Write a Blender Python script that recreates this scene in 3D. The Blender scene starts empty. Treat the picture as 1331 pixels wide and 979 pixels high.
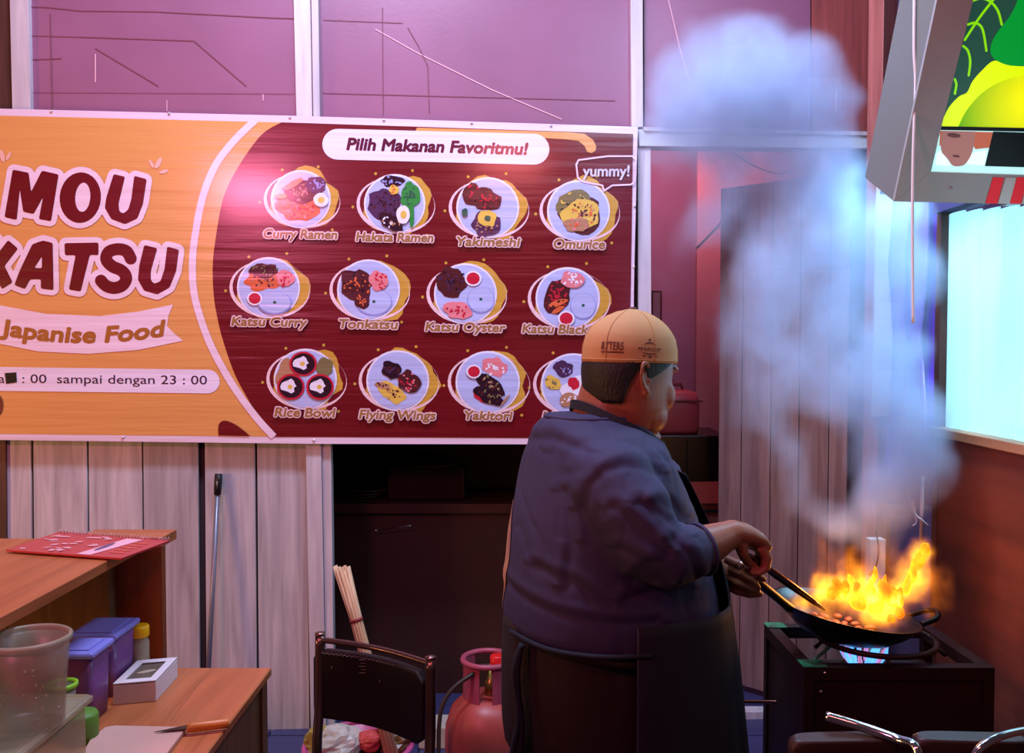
import bpy, bmesh, math, random
from math import sin, cos, pi, radians as R
from mathutils import Vector as V, Matrix, noise, geometry
random.seed(7)
S = bpy.context.scene
COL = S.collection

# ------------------------------------------------------------------ camera
PITCH = R(2.0); F = 1150.0; CAM = V((0, 0, 1.52))
cd = bpy.data.cameras.new('camera'); cam = bpy.data.objects.new('camera', cd); COL.objects.link(cam)
cd.sensor_width = 36; cd.lens = F / 1331 * 36; cd.clip_start = .05
cam.location = CAM; cam.rotation_euler = (R(90) - PITCH, 0, 0); S.camera = cam
S.view_settings.view_transform = 'Standard'; S.view_settings.look = 'None'
S.view_settings.gamma = 1; S.view_settings.exposure = 0.0
S.cycles.use_denoising = True
S.cycles.volume_bounces = 2; S.cycles.volume_step_rate = 1.0; S.cycles.max_bounces = 8
S.cycles.sample_clamp_indirect = 4

def lin(h):
    if isinstance(h, str):
        h = h.lstrip('#'); h = [int(h[i:i+2], 16) for i in (0, 2, 4)]
    out = []
    for c in h[:3]:
        c /= 255.0
        out.append(c / 12.92 if c <= .04045 else ((c + .055) / 1.055) ** 2.4)
    return (*out, 1.0)

# ------------------------------------------------------------------ world and lamps
w = bpy.data.worlds.new('night_air'); S.world = w; w.use_nodes = True
w.node_tree.nodes['Background'].inputs[0].default_value = (.5, .30, .40, 1)
w.node_tree.nodes['Background'].inputs[1].default_value = .10

def area(name, loc, target, size, power, color, sy=None, spread=180):
    l = bpy.data.lights.new(name, 'AREA'); l.energy = power; l.color = color
    l.size = size
    if sy: l.shape = 'RECTANGLE'; l.size_y = sy
    l.spread = R(spread)
    o = bpy.data.objects.new(name, l); COL.objects.link(o); o.location = loc
    o.rotation_euler = (V(target) - V(loc)).to_track_quat('-Z', 'Y').to_euler()
    return o
def point(name, loc, power, color, rad=.05):
    l = bpy.data.lights.new(name, 'POINT'); l.energy = power; l.color = color; l.shadow_soft_size = rad
    o = bpy.data.objects.new(name, l); COL.objects.link(o); o.location = loc; return o

area('pink_neon_lamp', (-1.62, -.1, 2.7), (-.7, 3.4, 1.9), .5, 35, (1, .20, .38), .2)
area('red_lamp', (.35, -.2, 3.0), (.9, 3.4, 2.4), .5, 12, (1, .2, .2), .15)
area('white_street_lamp', (-.5, 2.1, 3.9), (-.5, 3.0, .8), .9, 98, (.62, .68, 1), .3)
area('stall_tube_lamp', (.75, 1.75, 2.9), (.55, 2.3, 1.3), .5, 7, (.5, .70, 1), .1)
area('warm_counter_lamp', (-4.2, .8, 1.3), (-.8, 2.1, .9), .8, 75, (1, .48, .18))
area('blue_smoke_fill', (.85, 2.3, 3.15), (.85, 2.7, 1.8), .5, 17, (.48, .66, 1), .2)  # added fill out of view, brightens the upper smoke
area('corner_smoke_fill', (1.50, 2.82, 1.45), (1.0, 2.35, 1.15), .3, 9, (.36, .74, 1), .3)  # added fill hidden behind the side wall, brightens the lower smoke
point('fire_light', (.84, 2.17, .93), 5.0, (1, .36, .08), .07)
point('back_room_lamp', (.80, 4.4, 2.6), 22, (1, .36, .5), .1)
area('back_lane_lamp', (1.17, 2.52, 2.10), (.98, 2.45, 1.2), .35, 5, (.36, .72, 1), .08, 130)

# ------------------------------------------------------------------ pixel planning helpers
def ray(px, py):
    a = (px - 665.5) / F; b = -(py - 489.5) / F
    return V((a, cos(PITCH) + b * sin(PITCH), -sin(PITCH) + b * cos(PITCH)))
def P(px, py, Y):
    d = ray(px, py); return CAM + d * (Y / d.y)
def PZ(px, py, z):
    d = ray(px, py); return CAM + d * ((z - CAM.z) / d.z)
def PX(px, py, x):
    d = ray(px, py); return CAM + d * (x / d.x)
def plane_hit(px, py, o, n):
    d = ray(px, py); return CAM + d * ((o - CAM).dot(n) / d.dot(n))
TH = math.atan(.05)
WU = V((cos(TH), sin(TH), 0)); WN = V((sin(TH), -cos(TH), 0)); WO = V((0, 3.5, 0))
def W(px, py, off=0.0):
    return plane_hit(px, py, WO + WN * off, WN)

# ------------------------------------------------------------------ materials
def mat(name, col, rough=.6, metal=0, spec=.5, bump=0, bscale=30, var=0, vscale=8, stretch=(1, 1, 1),
        col2=None, emit=None, estr=0, alpha=1, trans=0, ior=1.45, coat=0, wrinkle=0, sss=0):
    m = bpy.data.materials.new(name); m.use_nodes = True
    nt = m.node_tree; N = nt.nodes; L = nt.links; b = N['Principled BSDF']
    c = lin(col)
    b.inputs['Base Color'].default_value = c; b.inputs['Roughness'].default_value = rough
    b.inputs['Metallic'].default_value = metal; b.inputs['Specular IOR Level'].default_value = spec
    b.inputs['Alpha'].default_value = alpha; b.inputs['Transmission Weight'].default_value = trans
    b.inputs['IOR'].default_value = ior; b.inputs['Coat Weight'].default_value = coat
    if coat: b.inputs['Coat Roughness'].default_value = .16
    if sss:
        b.inputs['Subsurface Weight'].default_value = sss; b.inputs['Subsurface Radius'].default_value = (.02, .008, .004)
    if emit:
        b.inputs['Emission Color'].default_value = lin(emit); b.inputs['Emission Strength'].default_value = estr
    geo = N.new('ShaderNodeNewGeometry')
    mp = N.new('ShaderNodeMapping'); mp.inputs['Scale'].default_value = stretch
    L.new(geo.outputs['Position'], mp.inputs['Vector'])
    if var or col2:
        nz = N.new('ShaderNodeTexNoise'); nz.inputs['Scale'].default_value = vscale; nz.inputs['Detail'].default_value = 6
        L.new(mp.outputs[0], nz.inputs['Vector'])
        rp = N.new('ShaderNodeValToRGB')
        c2 = lin(col2) if col2 else tuple(x * (1 - var) for x in c[:3]) + (1,)
        rp.color_ramp.elements[0].position = .35; rp.color_ramp.elements[1].position = .68
        rp.color_ramp.elements[0].color = c2; rp.color_ramp.elements[1].color = c
        L.new(nz.outputs['Fac'], rp.inputs[0]); L.new(rp.outputs[0], b.inputs['Base Color'])
    if bump:
        n2 = N.new('ShaderNodeTexNoise'); n2.inputs['Scale'].default_value = bscale; n2.inputs['Detail'].default_value = 5
        L.new(mp.outputs[0], n2.inputs['Vector'])
        bp = N.new('ShaderNodeBump'); bp.inputs['Strength'].default_value = 1; bp.inputs['Distance'].default_value = bump
        L.new(n2.outputs['Fac'], bp.inputs['Height']); L.new(bp.outputs[0], b.inputs['Normal'])
    if wrinkle:   # long horizontal creases of hung vinyl
        m2 = N.new('ShaderNodeMapping'); m2.inputs['Scale'].default_value = (.7, .7, 13)
        L.new(geo.outputs['Position'], m2.inputs['Vector'])
        n3 = N.new('ShaderNodeTexNoise'); n3.inputs['Scale'].default_value = 1.6; n3.inputs['Detail'].default_value = 3
        L.new(m2.outputs[0], n3.inputs['Vector'])
        bp = N.new('ShaderNodeBump'); bp.inputs['Distance'].default_value = wrinkle; bp.inputs['Strength'].default_value = 1
        L.new(n3.outputs['Fac'], bp.inputs['Height']); L.new(bp.outputs[0], b.inputs['Normal'])
    return m

def wood(name, c1, c2, axis='z', rough=.5, scale=1.0, bump=.0006):
    m = bpy.data.materials.new(name); m.use_nodes = True
    nt = m.node_tree; N = nt.nodes; L = nt.links; b = N['Principled BSDF']
    b.inputs['Roughness'].default_value = rough
    geo = N.new('ShaderNodeNewGeometry'); mp = N.new('ShaderNodeMapping')
    oi = N.new('ShaderNodeObjectInfo')
    s = {'x': (1, 14, 14), 'y': (14, 1, 14), 'z': (14, 14, 1)}[axis]
    mp.inputs['Scale'].default_value = tuple(k * scale for k in s)
    ad = N.new('ShaderNodeVectorMath'); ad.operation = 'ADD'
    L.new(geo.outputs['Position'], ad.inputs[0]); L.new(oi.outputs['Random'], ad.inputs[1])
    L.new(ad.outputs[0], mp.inputs['Vector'])
    nz = N.new('ShaderNodeTexNoise'); nz.inputs['Scale'].default_value = 2.2; nz.inputs['Detail'].default_value = 8
    nz.inputs['Distortion'].default_value = .6
    L.new(mp.outputs[0], nz.inputs['Vector'])
    rp = N.new('ShaderNodeValToRGB'); rp.color_ramp.elements[0].position = .3; rp.color_ramp.elements[1].position = .7
    rp.color_ramp.elements[0].color = lin(c2); rp.color_ramp.elements[1].color = lin(c1)
    L.new(nz.outputs['Fac'], rp.inputs[0])
    hs = N.new('ShaderNodeHueSaturation'); mr = N.new('ShaderNodeMapRange')
    mr.inputs['To Min'].default_value = .86; mr.inputs['To Max'].default_value = 1.1
    L.new(oi.outputs['Random'], mr.inputs[0]); L.new(mr.outputs[0], hs.inputs['Value'])
    L.new(rp.outputs[0], hs.inputs['Color']); L.new(hs.outputs[0], b.inputs['Base Color'])
    bp = N.new('ShaderNodeBump'); bp.inputs['Distance'].default_value = bump; bp.inputs['Strength'].default_value = 1
    L.new(nz.outputs['Fac'], bp.inputs['Height']); L.new(bp.outputs[0], b.inputs['Normal'])
    return m

def glow(name, col, s):
    m = bpy.data.materials.new(name); m.use_nodes = True
    b = m.node_tree.nodes['Principled BSDF']
    b.inputs['Base Color'].default_value = lin(col); b.inputs['Roughness'].default_value = .3
    b.inputs['Emission Color'].default_value = lin(col); b.inputs['Emission Strength'].default_value = s
    return m

# ------------------------------------------------------------------ mesh builder (world coordinates)
LOC = {}
class MB:
    def __init__(s): s.v = []; s.f = []; s.m = []; s.sm = []
    def add(s, vs, fs, mi=0, smooth=False):
        o = len(s.v); s.v += [V(x) for x in vs]
        for f in fs: s.f.append([o + i for i in f]); s.m.append(mi); s.sm.append(smooth)
        return s
    def box(s, c, sz, rot=None, mi=0):
        c = V(c); h = V(sz) / 2
        pts = [V((x * h.x, y * h.y, z * h.z)) for z in (-1, 1) for y in (-1, 1) for x in (-1, 1)]
        if rot is not None: pts = [rot @ p for p in pts]
        return s.add([c + p for p in pts], [(0, 2, 3, 1), (4, 5, 7, 6), (0, 1, 5, 4), (2, 6, 7, 3), (0, 4, 6, 2), (1, 3, 7, 5)], mi)
    def bbox(s, a, b, mi=0):
        a = V(a); b = V(b); return s.box((a + b) / 2, [abs(x) for x in (b - a)], None, mi)
    def prism(s, pts, ext, mi=0):
        ext = V(ext); n = len(pts); pts = [V(p) for p in pts]
        vs = pts + [p + ext for p in pts]
        fs = [list(range(n)), list(range(2 * n - 1, n - 1, -1))] + [[i, i + n, (i + 1) % n + n, (i + 1) % n] for i in range(n)]
        return s.add(vs, fs, mi)
    def poly(s, loops, fn, mi=0):          # flat 2-D loops (outer, holes) mapped by fn
        loops3 = [[V((p[0], p[1], 0)) for p in l] for l in loops]
        tri = geometry.tessellate_polygon(loops3)
        fl = [p for l in loops3 for p in l]
        return s.add([fn(p.x, p.y) for p in fl], [tuple(t) for t in tri], mi)
    def tube(s, pts, r, seg=8, mi=0, caps=True, flat=None):
        pts = [V(p) for p in pts]; n = len(pts)
        rs = r if isinstance(r, (list, tuple)) else [r] * n
        rings = []; t0 = (pts[1] - pts[0]).normalized()
        up = V((0, 0, 1)) if abs(t0.z) < .9 else V((1, 0, 0))
        nrm = (up - t0 * up.dot(t0)).normalized()
        for i, p in enumerate(pts):
            t = (pts[min(i + 1, n - 1)] - pts[max(i - 1, 0)]).normalized()
            nrm = (nrm - t * nrm.dot(t)).normalized(); bi = t.cross(nrm)
            rr = rs[i] if isinstance(rs[i], (tuple, list)) else (rs[i], rs[i])
            rings.append([p + nrm * (cos(2 * pi * k / seg) * rr[0]) + bi * (sin(2 * pi * k / seg) * rr[1]) for k in range(seg)])
        return s.loft(rings, mi, caps)
    def loft(s, rings, mi=0, caps=True, smooth=True, closed=True):
        n = len(rings[0]); vs = [p for r in rings for p in r]; fs = []
        for i in range(len(rings) - 1):
            for k in range(n if closed else n - 1):
                a = i * n + k; b = i * n + (k + 1) % n
                fs.append((a, b, b + n, a + n))
        s.add(vs, fs, mi, smooth)
        if caps:
            o = len(s.v) - len(vs)
            s.f.append([o + i for i in range(n)][::-1]); s.m.append(mi); s.sm.append(False)
            s.f.append([o + len(vs) - n + i for i in range(n)]); s.m.append(mi); s.sm.append(False)
        return s
    def lathe(s, prof, c, seg=24, mi=0, rot=None, caps=True):
        c = V(c); rings = []
        for r, z in prof:
            ring = [V((max(r, 1e-4) * cos(2 * pi * k / seg), max(r, 1e-4) * sin(2 * pi * k / seg), z)) for k in range(seg)]
            if rot is not None: ring = [rot @ p for p in ring]
            rings.append([c + p for p in ring])
        return s.loft(rings, mi, caps)
    def ell(s, c, r, seg=12, rot=None, mi=0):
        c = V(c); r = r if hasattr(r, '__len__') else (r, r, r); rings = []
        h = max(6, seg // 2 + 2)
        for i in range(h + 1):
            a = -pi / 2 + pi * i / h; cr = max(cos(a), .02)
            ring = [V((r[0] * cr * cos(2 * pi * k / seg), r[1] * cr * sin(2 * pi * k / seg), r[2] * sin(a))) for k in range(seg)]
            if rot is not None: ring = [rot @ p for p in ring]
            rings.append([c + p for p in ring])
        return s.loft(rings, mi, True)
    def build(s, name, mats, parent=None, label=None, cat=None, group=None, kind=None, loc=None, bevel=0, face=None):
        me = bpy.data.meshes.new(name)
        if face is not None:      # flat print: every face turned to the street side
            for i, f in enumerate(s.f):
                nn = geometry.normal([s.v[j] for j in f]) if len(f) < 5 else geometry.normal([s.v[f[0]], s.v[f[len(f) // 3]], s.v[f[2 * len(f) // 3]]])
                if nn.dot(face) < 0: s.f[i] = f[::-1]
        if not isinstance(mats, (list, tuple)): mats = [mats]
        lo = V([min(v[i] for v in s.v) for i in range(3)]); hi = V([max(v[i] for v in s.v) for i in range(3)])
        if loc is None: loc = V(((lo.x + hi.x) / 2, (lo.y + hi.y) / 2, lo.z))
        loc = V(loc)
        me.from_pydata([v - loc for v in s.v], [], s.f)
        for m in mats: me.materials.append(m)
        me.polygons.foreach_set('material_index', s.m); me.polygons.foreach_set('use_smooth', s.sm)
        me.update()
        o = bpy.data.objects.new(name, me); COL.objects.link(o)
        place(o, loc, parent)
        tag(o, label, cat, group, kind)
        if bevel:
            b = o.modifiers.new('bevel', 'BEVEL'); b.width = bevel; b.segments = 2; b.limit_method = 'ANGLE'
        return o
def place(o, loc, parent=None):
    loc = V(loc)
    if parent is not None: o.parent = parent; o.location = loc - LOC[parent.name]
    else: o.location = loc
    LOC[o.name] = loc
def tag(o, label=None, cat=None, group=None, kind=None):
    if label: o['label'] = label
    if cat: o['category'] = cat
    if group: o['group'] = group
    if kind: o['kind'] = kind
    return o
def thing(name, loc, label=None, cat=None, group=None, kind=None):
    o = bpy.data.objects.new(name, None); o.empty_display_size = .05; COL.objects.link(o); place(o, loc); tag(o, label, cat, group, kind)
    return o
def remeshed(mb, name, mats, voxel, smooth_it=4, disp=None, **kw):
    o = mb.build('tmp', mats if isinstance(mats, list) else [mats])
    bm = bmesh.new(); bm.from_mesh(o.data); bmesh.ops.recalc_face_normals(bm, faces=bm.faces); bm.to_mesh(o.data); bm.free()
    md = o.modifiers.new('r', 'REMESH'); md.mode = 'VOXEL'; md.voxel_size = voxel; md.use_smooth_shade = True
    sm = o.modifiers.new('s', 'SMOOTH'); sm.iterations = smooth_it; sm.factor = .5
    dg = bpy.context.evaluated_depsgraph_get()
    me = bpy.data.meshes.new_from_object(o.evaluated_get(dg)); loc = o.location.copy()
    bpy.data.objects.remove(o)
    out = MB()
    if disp:
        ns = [v.normal.copy() for v in me.vertices]
        for v, n in zip(me.vertices, ns):
            v.co += disp(v.co + loc, n)
    n = bpy.data.objects.new(name, me); COL.objects.link(n)
    me.materials.clear()
    for m in (mats if isinstance(mats, list) else [mats]): me.materials.append(m)
    parent = kw.pop('parent', None); place(n, loc, parent); tag(n, **kw)
    return n
def text2d(body, offset=0.0, shear=0.0, res=3, space=1.0):
    cu = bpy.data.curves.new('t', 'FONT'); cu.body = body; cu.size = 1; cu.offset = offset; cu.shear = shear
    cu.resolution_u = res; cu.space_character = space; cu.fill_mode = 'FRONT'
    o = bpy.data.objects.new('t', cu); me = bpy.data.meshes.new_from_object(o)
    vs = [(v.co.x, v.co.y) for v in me.vertices]; fs = [tuple(p.vertices) for p in me.polygons]
    bpy.data.objects.remove(o); bpy.data.curves.remove(cu); bpy.data.meshes.remove(me)
    return vs, fs
def put_text(mb, body, x0, x1, cy, h, fn, offset=0.0, shear=0.0, slope=0.0, mi=0, curve=None, space=1.0, bold=0.0, micro=None):
    """cap height h, spans x0..x1 in picture-plan units, cy = middle of the capitals"""
    base, _ = text2d(body, 0, shear, 2, space)
    bx0 = min(v[0] for v in base); bx1 = max(v[0] for v in base)
    vs, fs = text2d(body, offset, shear, 3, space)
    sx = (x1 - x0) / (bx1 - bx0); sy = h / .70
    sh = [(0, 0)] + ([(bold * cos(2 * pi * i / 10), bold * sin(2 * pi * i / 10)) for i in range(10)] if bold else [])
    for j, (dx, dy) in enumerate(sh):
        out = []
        for x, y in vs:
            X = x0 + (x - bx0) * sx; Y = cy + h / 2 - y * sy
            Y += slope * (X - (x0 + x1) / 2)
            if curve: Y += curve(X)
            out.append(fn(X + dx, Y + dy) + (micro or V((0, -1, 0))) * (j * 3e-5))
        mb.add(out, fs, mi)
def disc(cx, cy, rx, ry, n=28, rot=0.0, wob=0.0, seed=0):
    out = []
    for i in range(n):
        a = 2 * pi * i / n; k = 1 + wob * noise.noise(V((cos(a) * 1.7 + seed, sin(a) * 1.7, seed * 3.1)))*2
        x = rx * cos(a) * k; y = ry * sin(a) * k
        out.append((cx + x * cos(rot) - y * sin(rot), cy + x * sin(rot) + y * cos(rot)))
    return out
CNT = [0]
def stroke(mb, pts, r, fn, mi=0, closed=False, n=10):
    cnt = CNT; fn0 = fn
    def nx():
        cnt[0] += 1; return V((0, -1, 0)) * ((cnt[0] % 31 + 1) * 2.6e-5)
    keep = [pts[0]]
    for p in pts[1:]:
        if math.hypot(p[0] - keep[-1][0], p[1] - keep[-1][1]) > .42 * r: keep.append(p)
    if not closed and keep[-1] is not pts[-1]: keep.append(pts[-1])
    pts = keep
    seq = list(pts) + ([pts[0]] if closed else [])
    for a, b in zip(seq[:-1], seq[1:]):
        d = V((b[0] - a[0], b[1] - a[1])); 
        if d.length < 1e-6: continue
        d.normalize(); q = (-d.y * r, d.x * r)
        e = nx(); fn = lambda x, y: fn0(x, y) + e
        mb.add([fn(a[0] + q[0], a[1] + q[1]), fn(b[0] + q[0], b[1] + q[1]), fn(b[0] - q[0], b[1] - q[1]), fn(a[0] - q[0], a[1] - q[1])], [(0, 1, 2, 3)], mi)
    for p in pts:
        e = nx(); c = disc(p[0], p[1], r, r, n); mb.add([fn0(*q) + e for q in c], [list(range(n))], mi)
import numpy as np
def seg_dist(X, Y, pts, closed=False):
    D = np.full(X.shape, 1e9); seq = list(pts) + ([pts[0]] if closed else [])
    for (x0, y0), (x1, y1) in zip(seq, seq[1:]):
        dx, dy = x1 - x0, y1 - y0; L2 = dx * dx + dy * dy
        if L2 < 1e-9: continue
        t = np.clip(((X - x0) * dx + (Y - y0) * dy) / L2, 0, 1); D = np.minimum(D, np.hypot(X - x0 - t * dx, Y - y0 - t * dy))
    return D
def inside(X, Y, pts):
    c = np.zeros(X.shape, bool)
    for (x0, y0), (x1, y1) in zip(pts, list(pts[1:]) + [pts[0]]):
        if y0 == y1: continue
        c ^= ((y0 > Y) != (y1 > Y)) & (X < (x1 - x0) * (Y - y0) / (y1 - y0) + x0)
    return c
def field_fill(mb, x0, y0, x1, y1, step, field, fn):
    """one clean flat mesh of the region where field < 0, cell by cell"""
    xs = np.arange(x0, x1 + step, step); ys = np.arange(y0, y1 + step, step); X, Y = np.meshgrid(xs, ys); Fv = field(X, Y)
    vid = {}; vs = []; fs = []
    def vert(key, x, y):
        if key not in vid: vid[key] = len(vs); vs.append(fn(x, y))
        return vid[key]
    for j in range(len(ys) - 1):
        for i in range(len(xs) - 1):
            c = [(i, j), (i + 1, j), (i + 1, j + 1), (i, j + 1)]; f = [Fv[b, a] for a, b in c]
            if min(f) >= 0: continue
            out = []
            for k in range(4):
                a, b = c[k], c[(k + 1) % 4]; fa, fb = f[k], f[(k + 1) % 4]
                if fa < 0: out.append(vert(('v',) + a, xs[a[0]], ys[a[1]]))
                if (fa < 0) != (fb < 0):
                    t = fa / (fa - fb); out.append(vert(('e',) + min(a, b) + max(a, b), xs[a[0]] + (xs[b[0]] - xs[a[0]]) * t, ys[a[1]] + (ys[b[1]] - ys[a[1]]) * t))
            if len(out) > 2: fs.append(out)
    mb.add(vs, fs)
def spline(pts, n=8):
    out = []; m = len(pts)
    for i in range(m - 1):
        p0 = V(pts[max(i - 1, 0)]); p1 = V(pts[i]); p2 = V(pts[i + 1]); p3 = V(pts[min(i + 2, m - 1)])
        for k in range(n):
            t = k / n
            out.append(.5 * ((2 * p1) + (p2 - p0) * t + (2 * p0 - 5 * p1 + 4 * p2 - p3) * t * t + (3 * p1 - p0 - 3 * p2 + p3) * t ** 3))
    out.append(V(pts[-1])); return out
# ------------------------------------------------------------------ structure
M_plank = wood('whitewashed_plank', '#c6bfc4', '#9a9298', 'z', .65)
M_panelw = mat('painted_panel', '#95607c', .4, var=.16, vscale=2.2, bump=.0004, bscale=60)
M_panelr = wood('red_brown_panel', '#a2504a', '#7e3a38', 'z', .5)
M_post = wood('white_post', '#d8d0d4', '#b9b0b6', 'z', .55)
M_lintel = wood('white_lintel', '#dfe6e8', '#c3cccf', 'x', .5)
M_redwood = wood('reddish_wood', '#a8635a', '#7c4038', 'z', .5)
M_darkwood = wood('dark_brown_wood', '#5a3226', '#3a2018', 'z', .6)
M_door = wood('grey_door_plank', '#8c6e6a', '#6a4c4a', 'z', .6)
M_black = mat('black_gap', '#0d0809', .9)
M_dark_line = mat('thin_dark_line', '#7d4a58', .9)
M_pale_line = mat('thin_pale_line', '#dba8b4', .7)

def wq(q, off, thick):
    """solid board on the back wall from four planned corners"""
    mb = MB(); mb.prism([W(x, y, off) for x, y in q], -WN * thick); return mb
def vq(x0, x1, y0, y1, lean=0.0):
    return [(x0, y0), (x1, y0), (x1 + lean, y1), (x0 + lean, y1)]

# floor: tiles near the wall as pieces of the floor
fl = MB(); fl.bbox((-3.2, -1.0, -.06), (2.6, 6.2, -.012))
M_tile = mat('blue_grey_tile', '#3c3f6a', .25, var=.3, vscale=3); M_grout = mat('dark_grout', '#2a2430', .8)
floor = fl.build('floor', M_grout, kind='structure', loc=(0, 3, -.06))
tile_me = None
for i in range(12):
    for j in range(9):
        x = -2.0 + i * .30; y = 2.65 + j * .30
        if tile_me is None:
            t = MB(); t.box((x, y, -.006), (.292, .292, .012)); o = t.build('tile', M_tile, floor, bevel=0); tile_me = o.data
            base = o.location.copy()
        else:
            o = bpy.data.objects.new('tile', tile_me); COL.objects.link(o); o.parent = floor
            o.location = base + V((i * .30, j * .30, 0))

# back wall: backing sheet, then planks and panels proud of it
back = MB()
back.prism([W(x, y, -.02) for x, y in [(-120, 560), (400, 560), (404, 955), (-120, 955)]], -WN * .02)
back.prism([W(x, y, -.012) for x, y in [(-120, -200), (1140, -200), (1140, 178), (835, 178), (835, 570), (-120, 570)]], -WN * .02)
wall = back.build('wall_back', mat('backing_board', '#3a2c30', .8), kind='structure')
def wpart(name, q, off, thick, m, **k): return wq(q, off, thick).build(name, m, wall, **k)
edges = [(-60, -8), (8, 40), (43, 112.5), (115, 184), (186, 257), (266, 331), (334, 399)]
offs = [0, 0, .004, 0, .005, .001, -.002]
for (a, b), of in zip(edges, offs):
    wpart('plank', vq(a, b, 560, 957, 3), of, .014, M_plank, bevel=.0015)
wpart('post', vq(-11, 7, 560, 957, 3), .012, .03, M_darkwood, label='dark stained post at the left end of the planks')
# upper panels
for (a, b), m in zip([(-60, 15), (37, 384), (412, 819), (836, 1052), (1054, 1133)], [M_darkwood, M_panelw, M_panelw, M_panelw, M_panelr]):
    wpart('panel', vq(a, b, -190, 172, 2), -.002, .01, m)
# posts
P_POST = [((11, 0), 24, 9), ]
wpart('post', [(8, -190), (33, -190), (41, 200), (17, 200)], .022, .03, M_post, bevel=.002)
wpart('post', [(377, -190), (400, -190), (413, 570), (395, 570)], .024, .04, M_post, bevel=.002)
wpart('post', [(401, -190), (411, -190), (422, 570), (414, 570)], .036, .05, M_post, bevel=.003)
wpart('post', [(397, 560), (417, 560), (424, 957), (404, 957)], .03, .05, M_post, bevel=.002)
wpart('post', [(418, 560), (430, 560), (435, 957), (425, 957)], .022, .05, M_post, bevel=.002)
wpart('post', [(819, -190), (835, -190), (836, 165), (821, 165)], .024, .04, M_post, bevel=.002)
wpart('post', [(829, 192), (846, 192), (848, 943), (831, 943)], .026, .07, M_post, bevel=.002, label='white door jamb beside the banner')
wpart('rail', [(836, 165), (1133, 171), (1133, 176), (838, 170)], .05, .03, M_post)
wpart('lintel', [(829, 168), (1131, 173), (1131, 193), (831, 190)], .04, .08, M_lintel, bevel=.003, label='white painted beam over the doorway')
wpart('door_frame', [(1103, 192), (1132, 193), (1134, 943), (1106, 943)], .0, .07, M_darkwood, bevel=.002)
wpart('baseboard', [(847, 926), (1106, 926), (1106, 942), (847, 942)], .0, .06, M_post, label='pale threshold strip across the doorway')
# thin dark and pale lines on the panels
ck = MB()
def line(mb, pts, wd, off=.0005):
    for a, b in zip(pts[:-1], pts[1:]):
        d = V((b[0] - a[0], b[1] - a[1])).normalized(); q = V((-d.y, d.x)) * wd / 2
        mb.add([W(a[0] + q.x, a[1] + q.y, off), W(b[0] + q.x, b[1] + q.y, off), W(b[0] - q.x, b[1] - q.y, off), W(a[0] - q.x, a[1] - q.y, off)], [(0, 1, 2, 3)])
for pts, wd in [([(23, 9), (56, 9), (105, 14), (200, 15), (352, 23), (382, 24)], 1.3), ([(104, 48), (252, 53), (320, 112)], 1.3), ([(23, 46), (104, 48)], .9),
                ([(124, 63), (206, 112)], 1.1), ([(65, 18), (68, 142)], 1.5), ([(26, 78), (80, 76)], 1.2), ([(497, 10), (498, 150)], 1.2),
                ([(530, 36), (545, 62), (556, 86), (558, 148)], 1.2), ([(420, 26), (524, 30)], .8), ([(420, 121), (800, 131)], .9), ([(23, 120), (382, 122)], .7)]:
    line(ck, pts, wd)
ck.build('dark_lines', M_dark_line, wall)
sc = MB()
for pts, wd in [([(124, 70), (124, 107)], 1.6), ([(342, 122), (342, 131)], 1.2), ([(217, 130), (217, 145)], 1.0),
                ([(488, 38), (545, 70), (640, 117), (730, 155)], 1.4), ([(864, -20), (886, 72), (896, 105)], 1.5), ([(1087, 116), (1086, 144)], 2.2)]:
    line(sc, pts, wd)
sc.build('pale_lines', M_pale_line, wall)

# reddish corner post; lit patch with slanted shadow edge shaped as white board
pm = MB(); pm.prism([P(1130, -60, 3.18), P(1150, -60, 3.12), P(1168, -60, 3.22), P(1150, -60, 3.34)], V((0, 0, -3.1)))
cp = pm.build('post', M_redwood, kind='structure', bevel=.003); cp.name = 'trim_1'
LOC['trim_1'] = LOC.get('trim_1', cp.location.copy())
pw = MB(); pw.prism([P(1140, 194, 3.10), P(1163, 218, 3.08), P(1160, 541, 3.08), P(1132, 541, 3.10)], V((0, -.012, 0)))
pw.build('lit_patch_board', M_lintel, cp, label='lit patch of the post as a white board, slanted shadow edge on top')
# wall continuing right of the post, behind the stove corner
rb = MB(); rb.bbox((1.30, 3.68, 0), (2.5, 3.72, 3.2))
wr = rb.build('wall_rear_right', mat('violet_shade_wall', '#7a6a9a', .7, var=.2), kind='structure')
# side wall on the right (plywood below, bright panel above)
M_ply = wood('burnt_red_plywood', '#7c3c24', '#5c2a1a', 'y', .6, .45)
XR = 1.25
def pr(px, py): return PX(px, py, XR)
sw = MB(); y0 = pr(1222, 500).y
zt = pr(1222, 566).z
sw.bbox((XR, 1.0, 0), (XR + .04, y0, zt))
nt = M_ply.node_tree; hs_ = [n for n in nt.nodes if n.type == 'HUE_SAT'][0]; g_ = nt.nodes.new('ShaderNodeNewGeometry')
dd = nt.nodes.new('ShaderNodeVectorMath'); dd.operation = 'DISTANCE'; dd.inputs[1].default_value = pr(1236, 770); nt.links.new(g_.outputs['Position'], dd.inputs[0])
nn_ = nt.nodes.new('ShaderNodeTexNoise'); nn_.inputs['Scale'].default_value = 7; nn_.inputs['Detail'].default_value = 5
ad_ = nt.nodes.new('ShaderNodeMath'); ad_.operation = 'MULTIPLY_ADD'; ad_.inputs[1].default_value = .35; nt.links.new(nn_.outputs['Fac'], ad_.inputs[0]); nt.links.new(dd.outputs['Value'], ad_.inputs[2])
m_ = nt.nodes.new('ShaderNodeMapRange'); m_.inputs['From Min'].default_value = .24; m_.inputs['From Max'].default_value = .50; m_.inputs['To Min'].default_value = .22; nt.links.new(ad_.outputs[0], m_.inputs['Value'])
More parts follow.
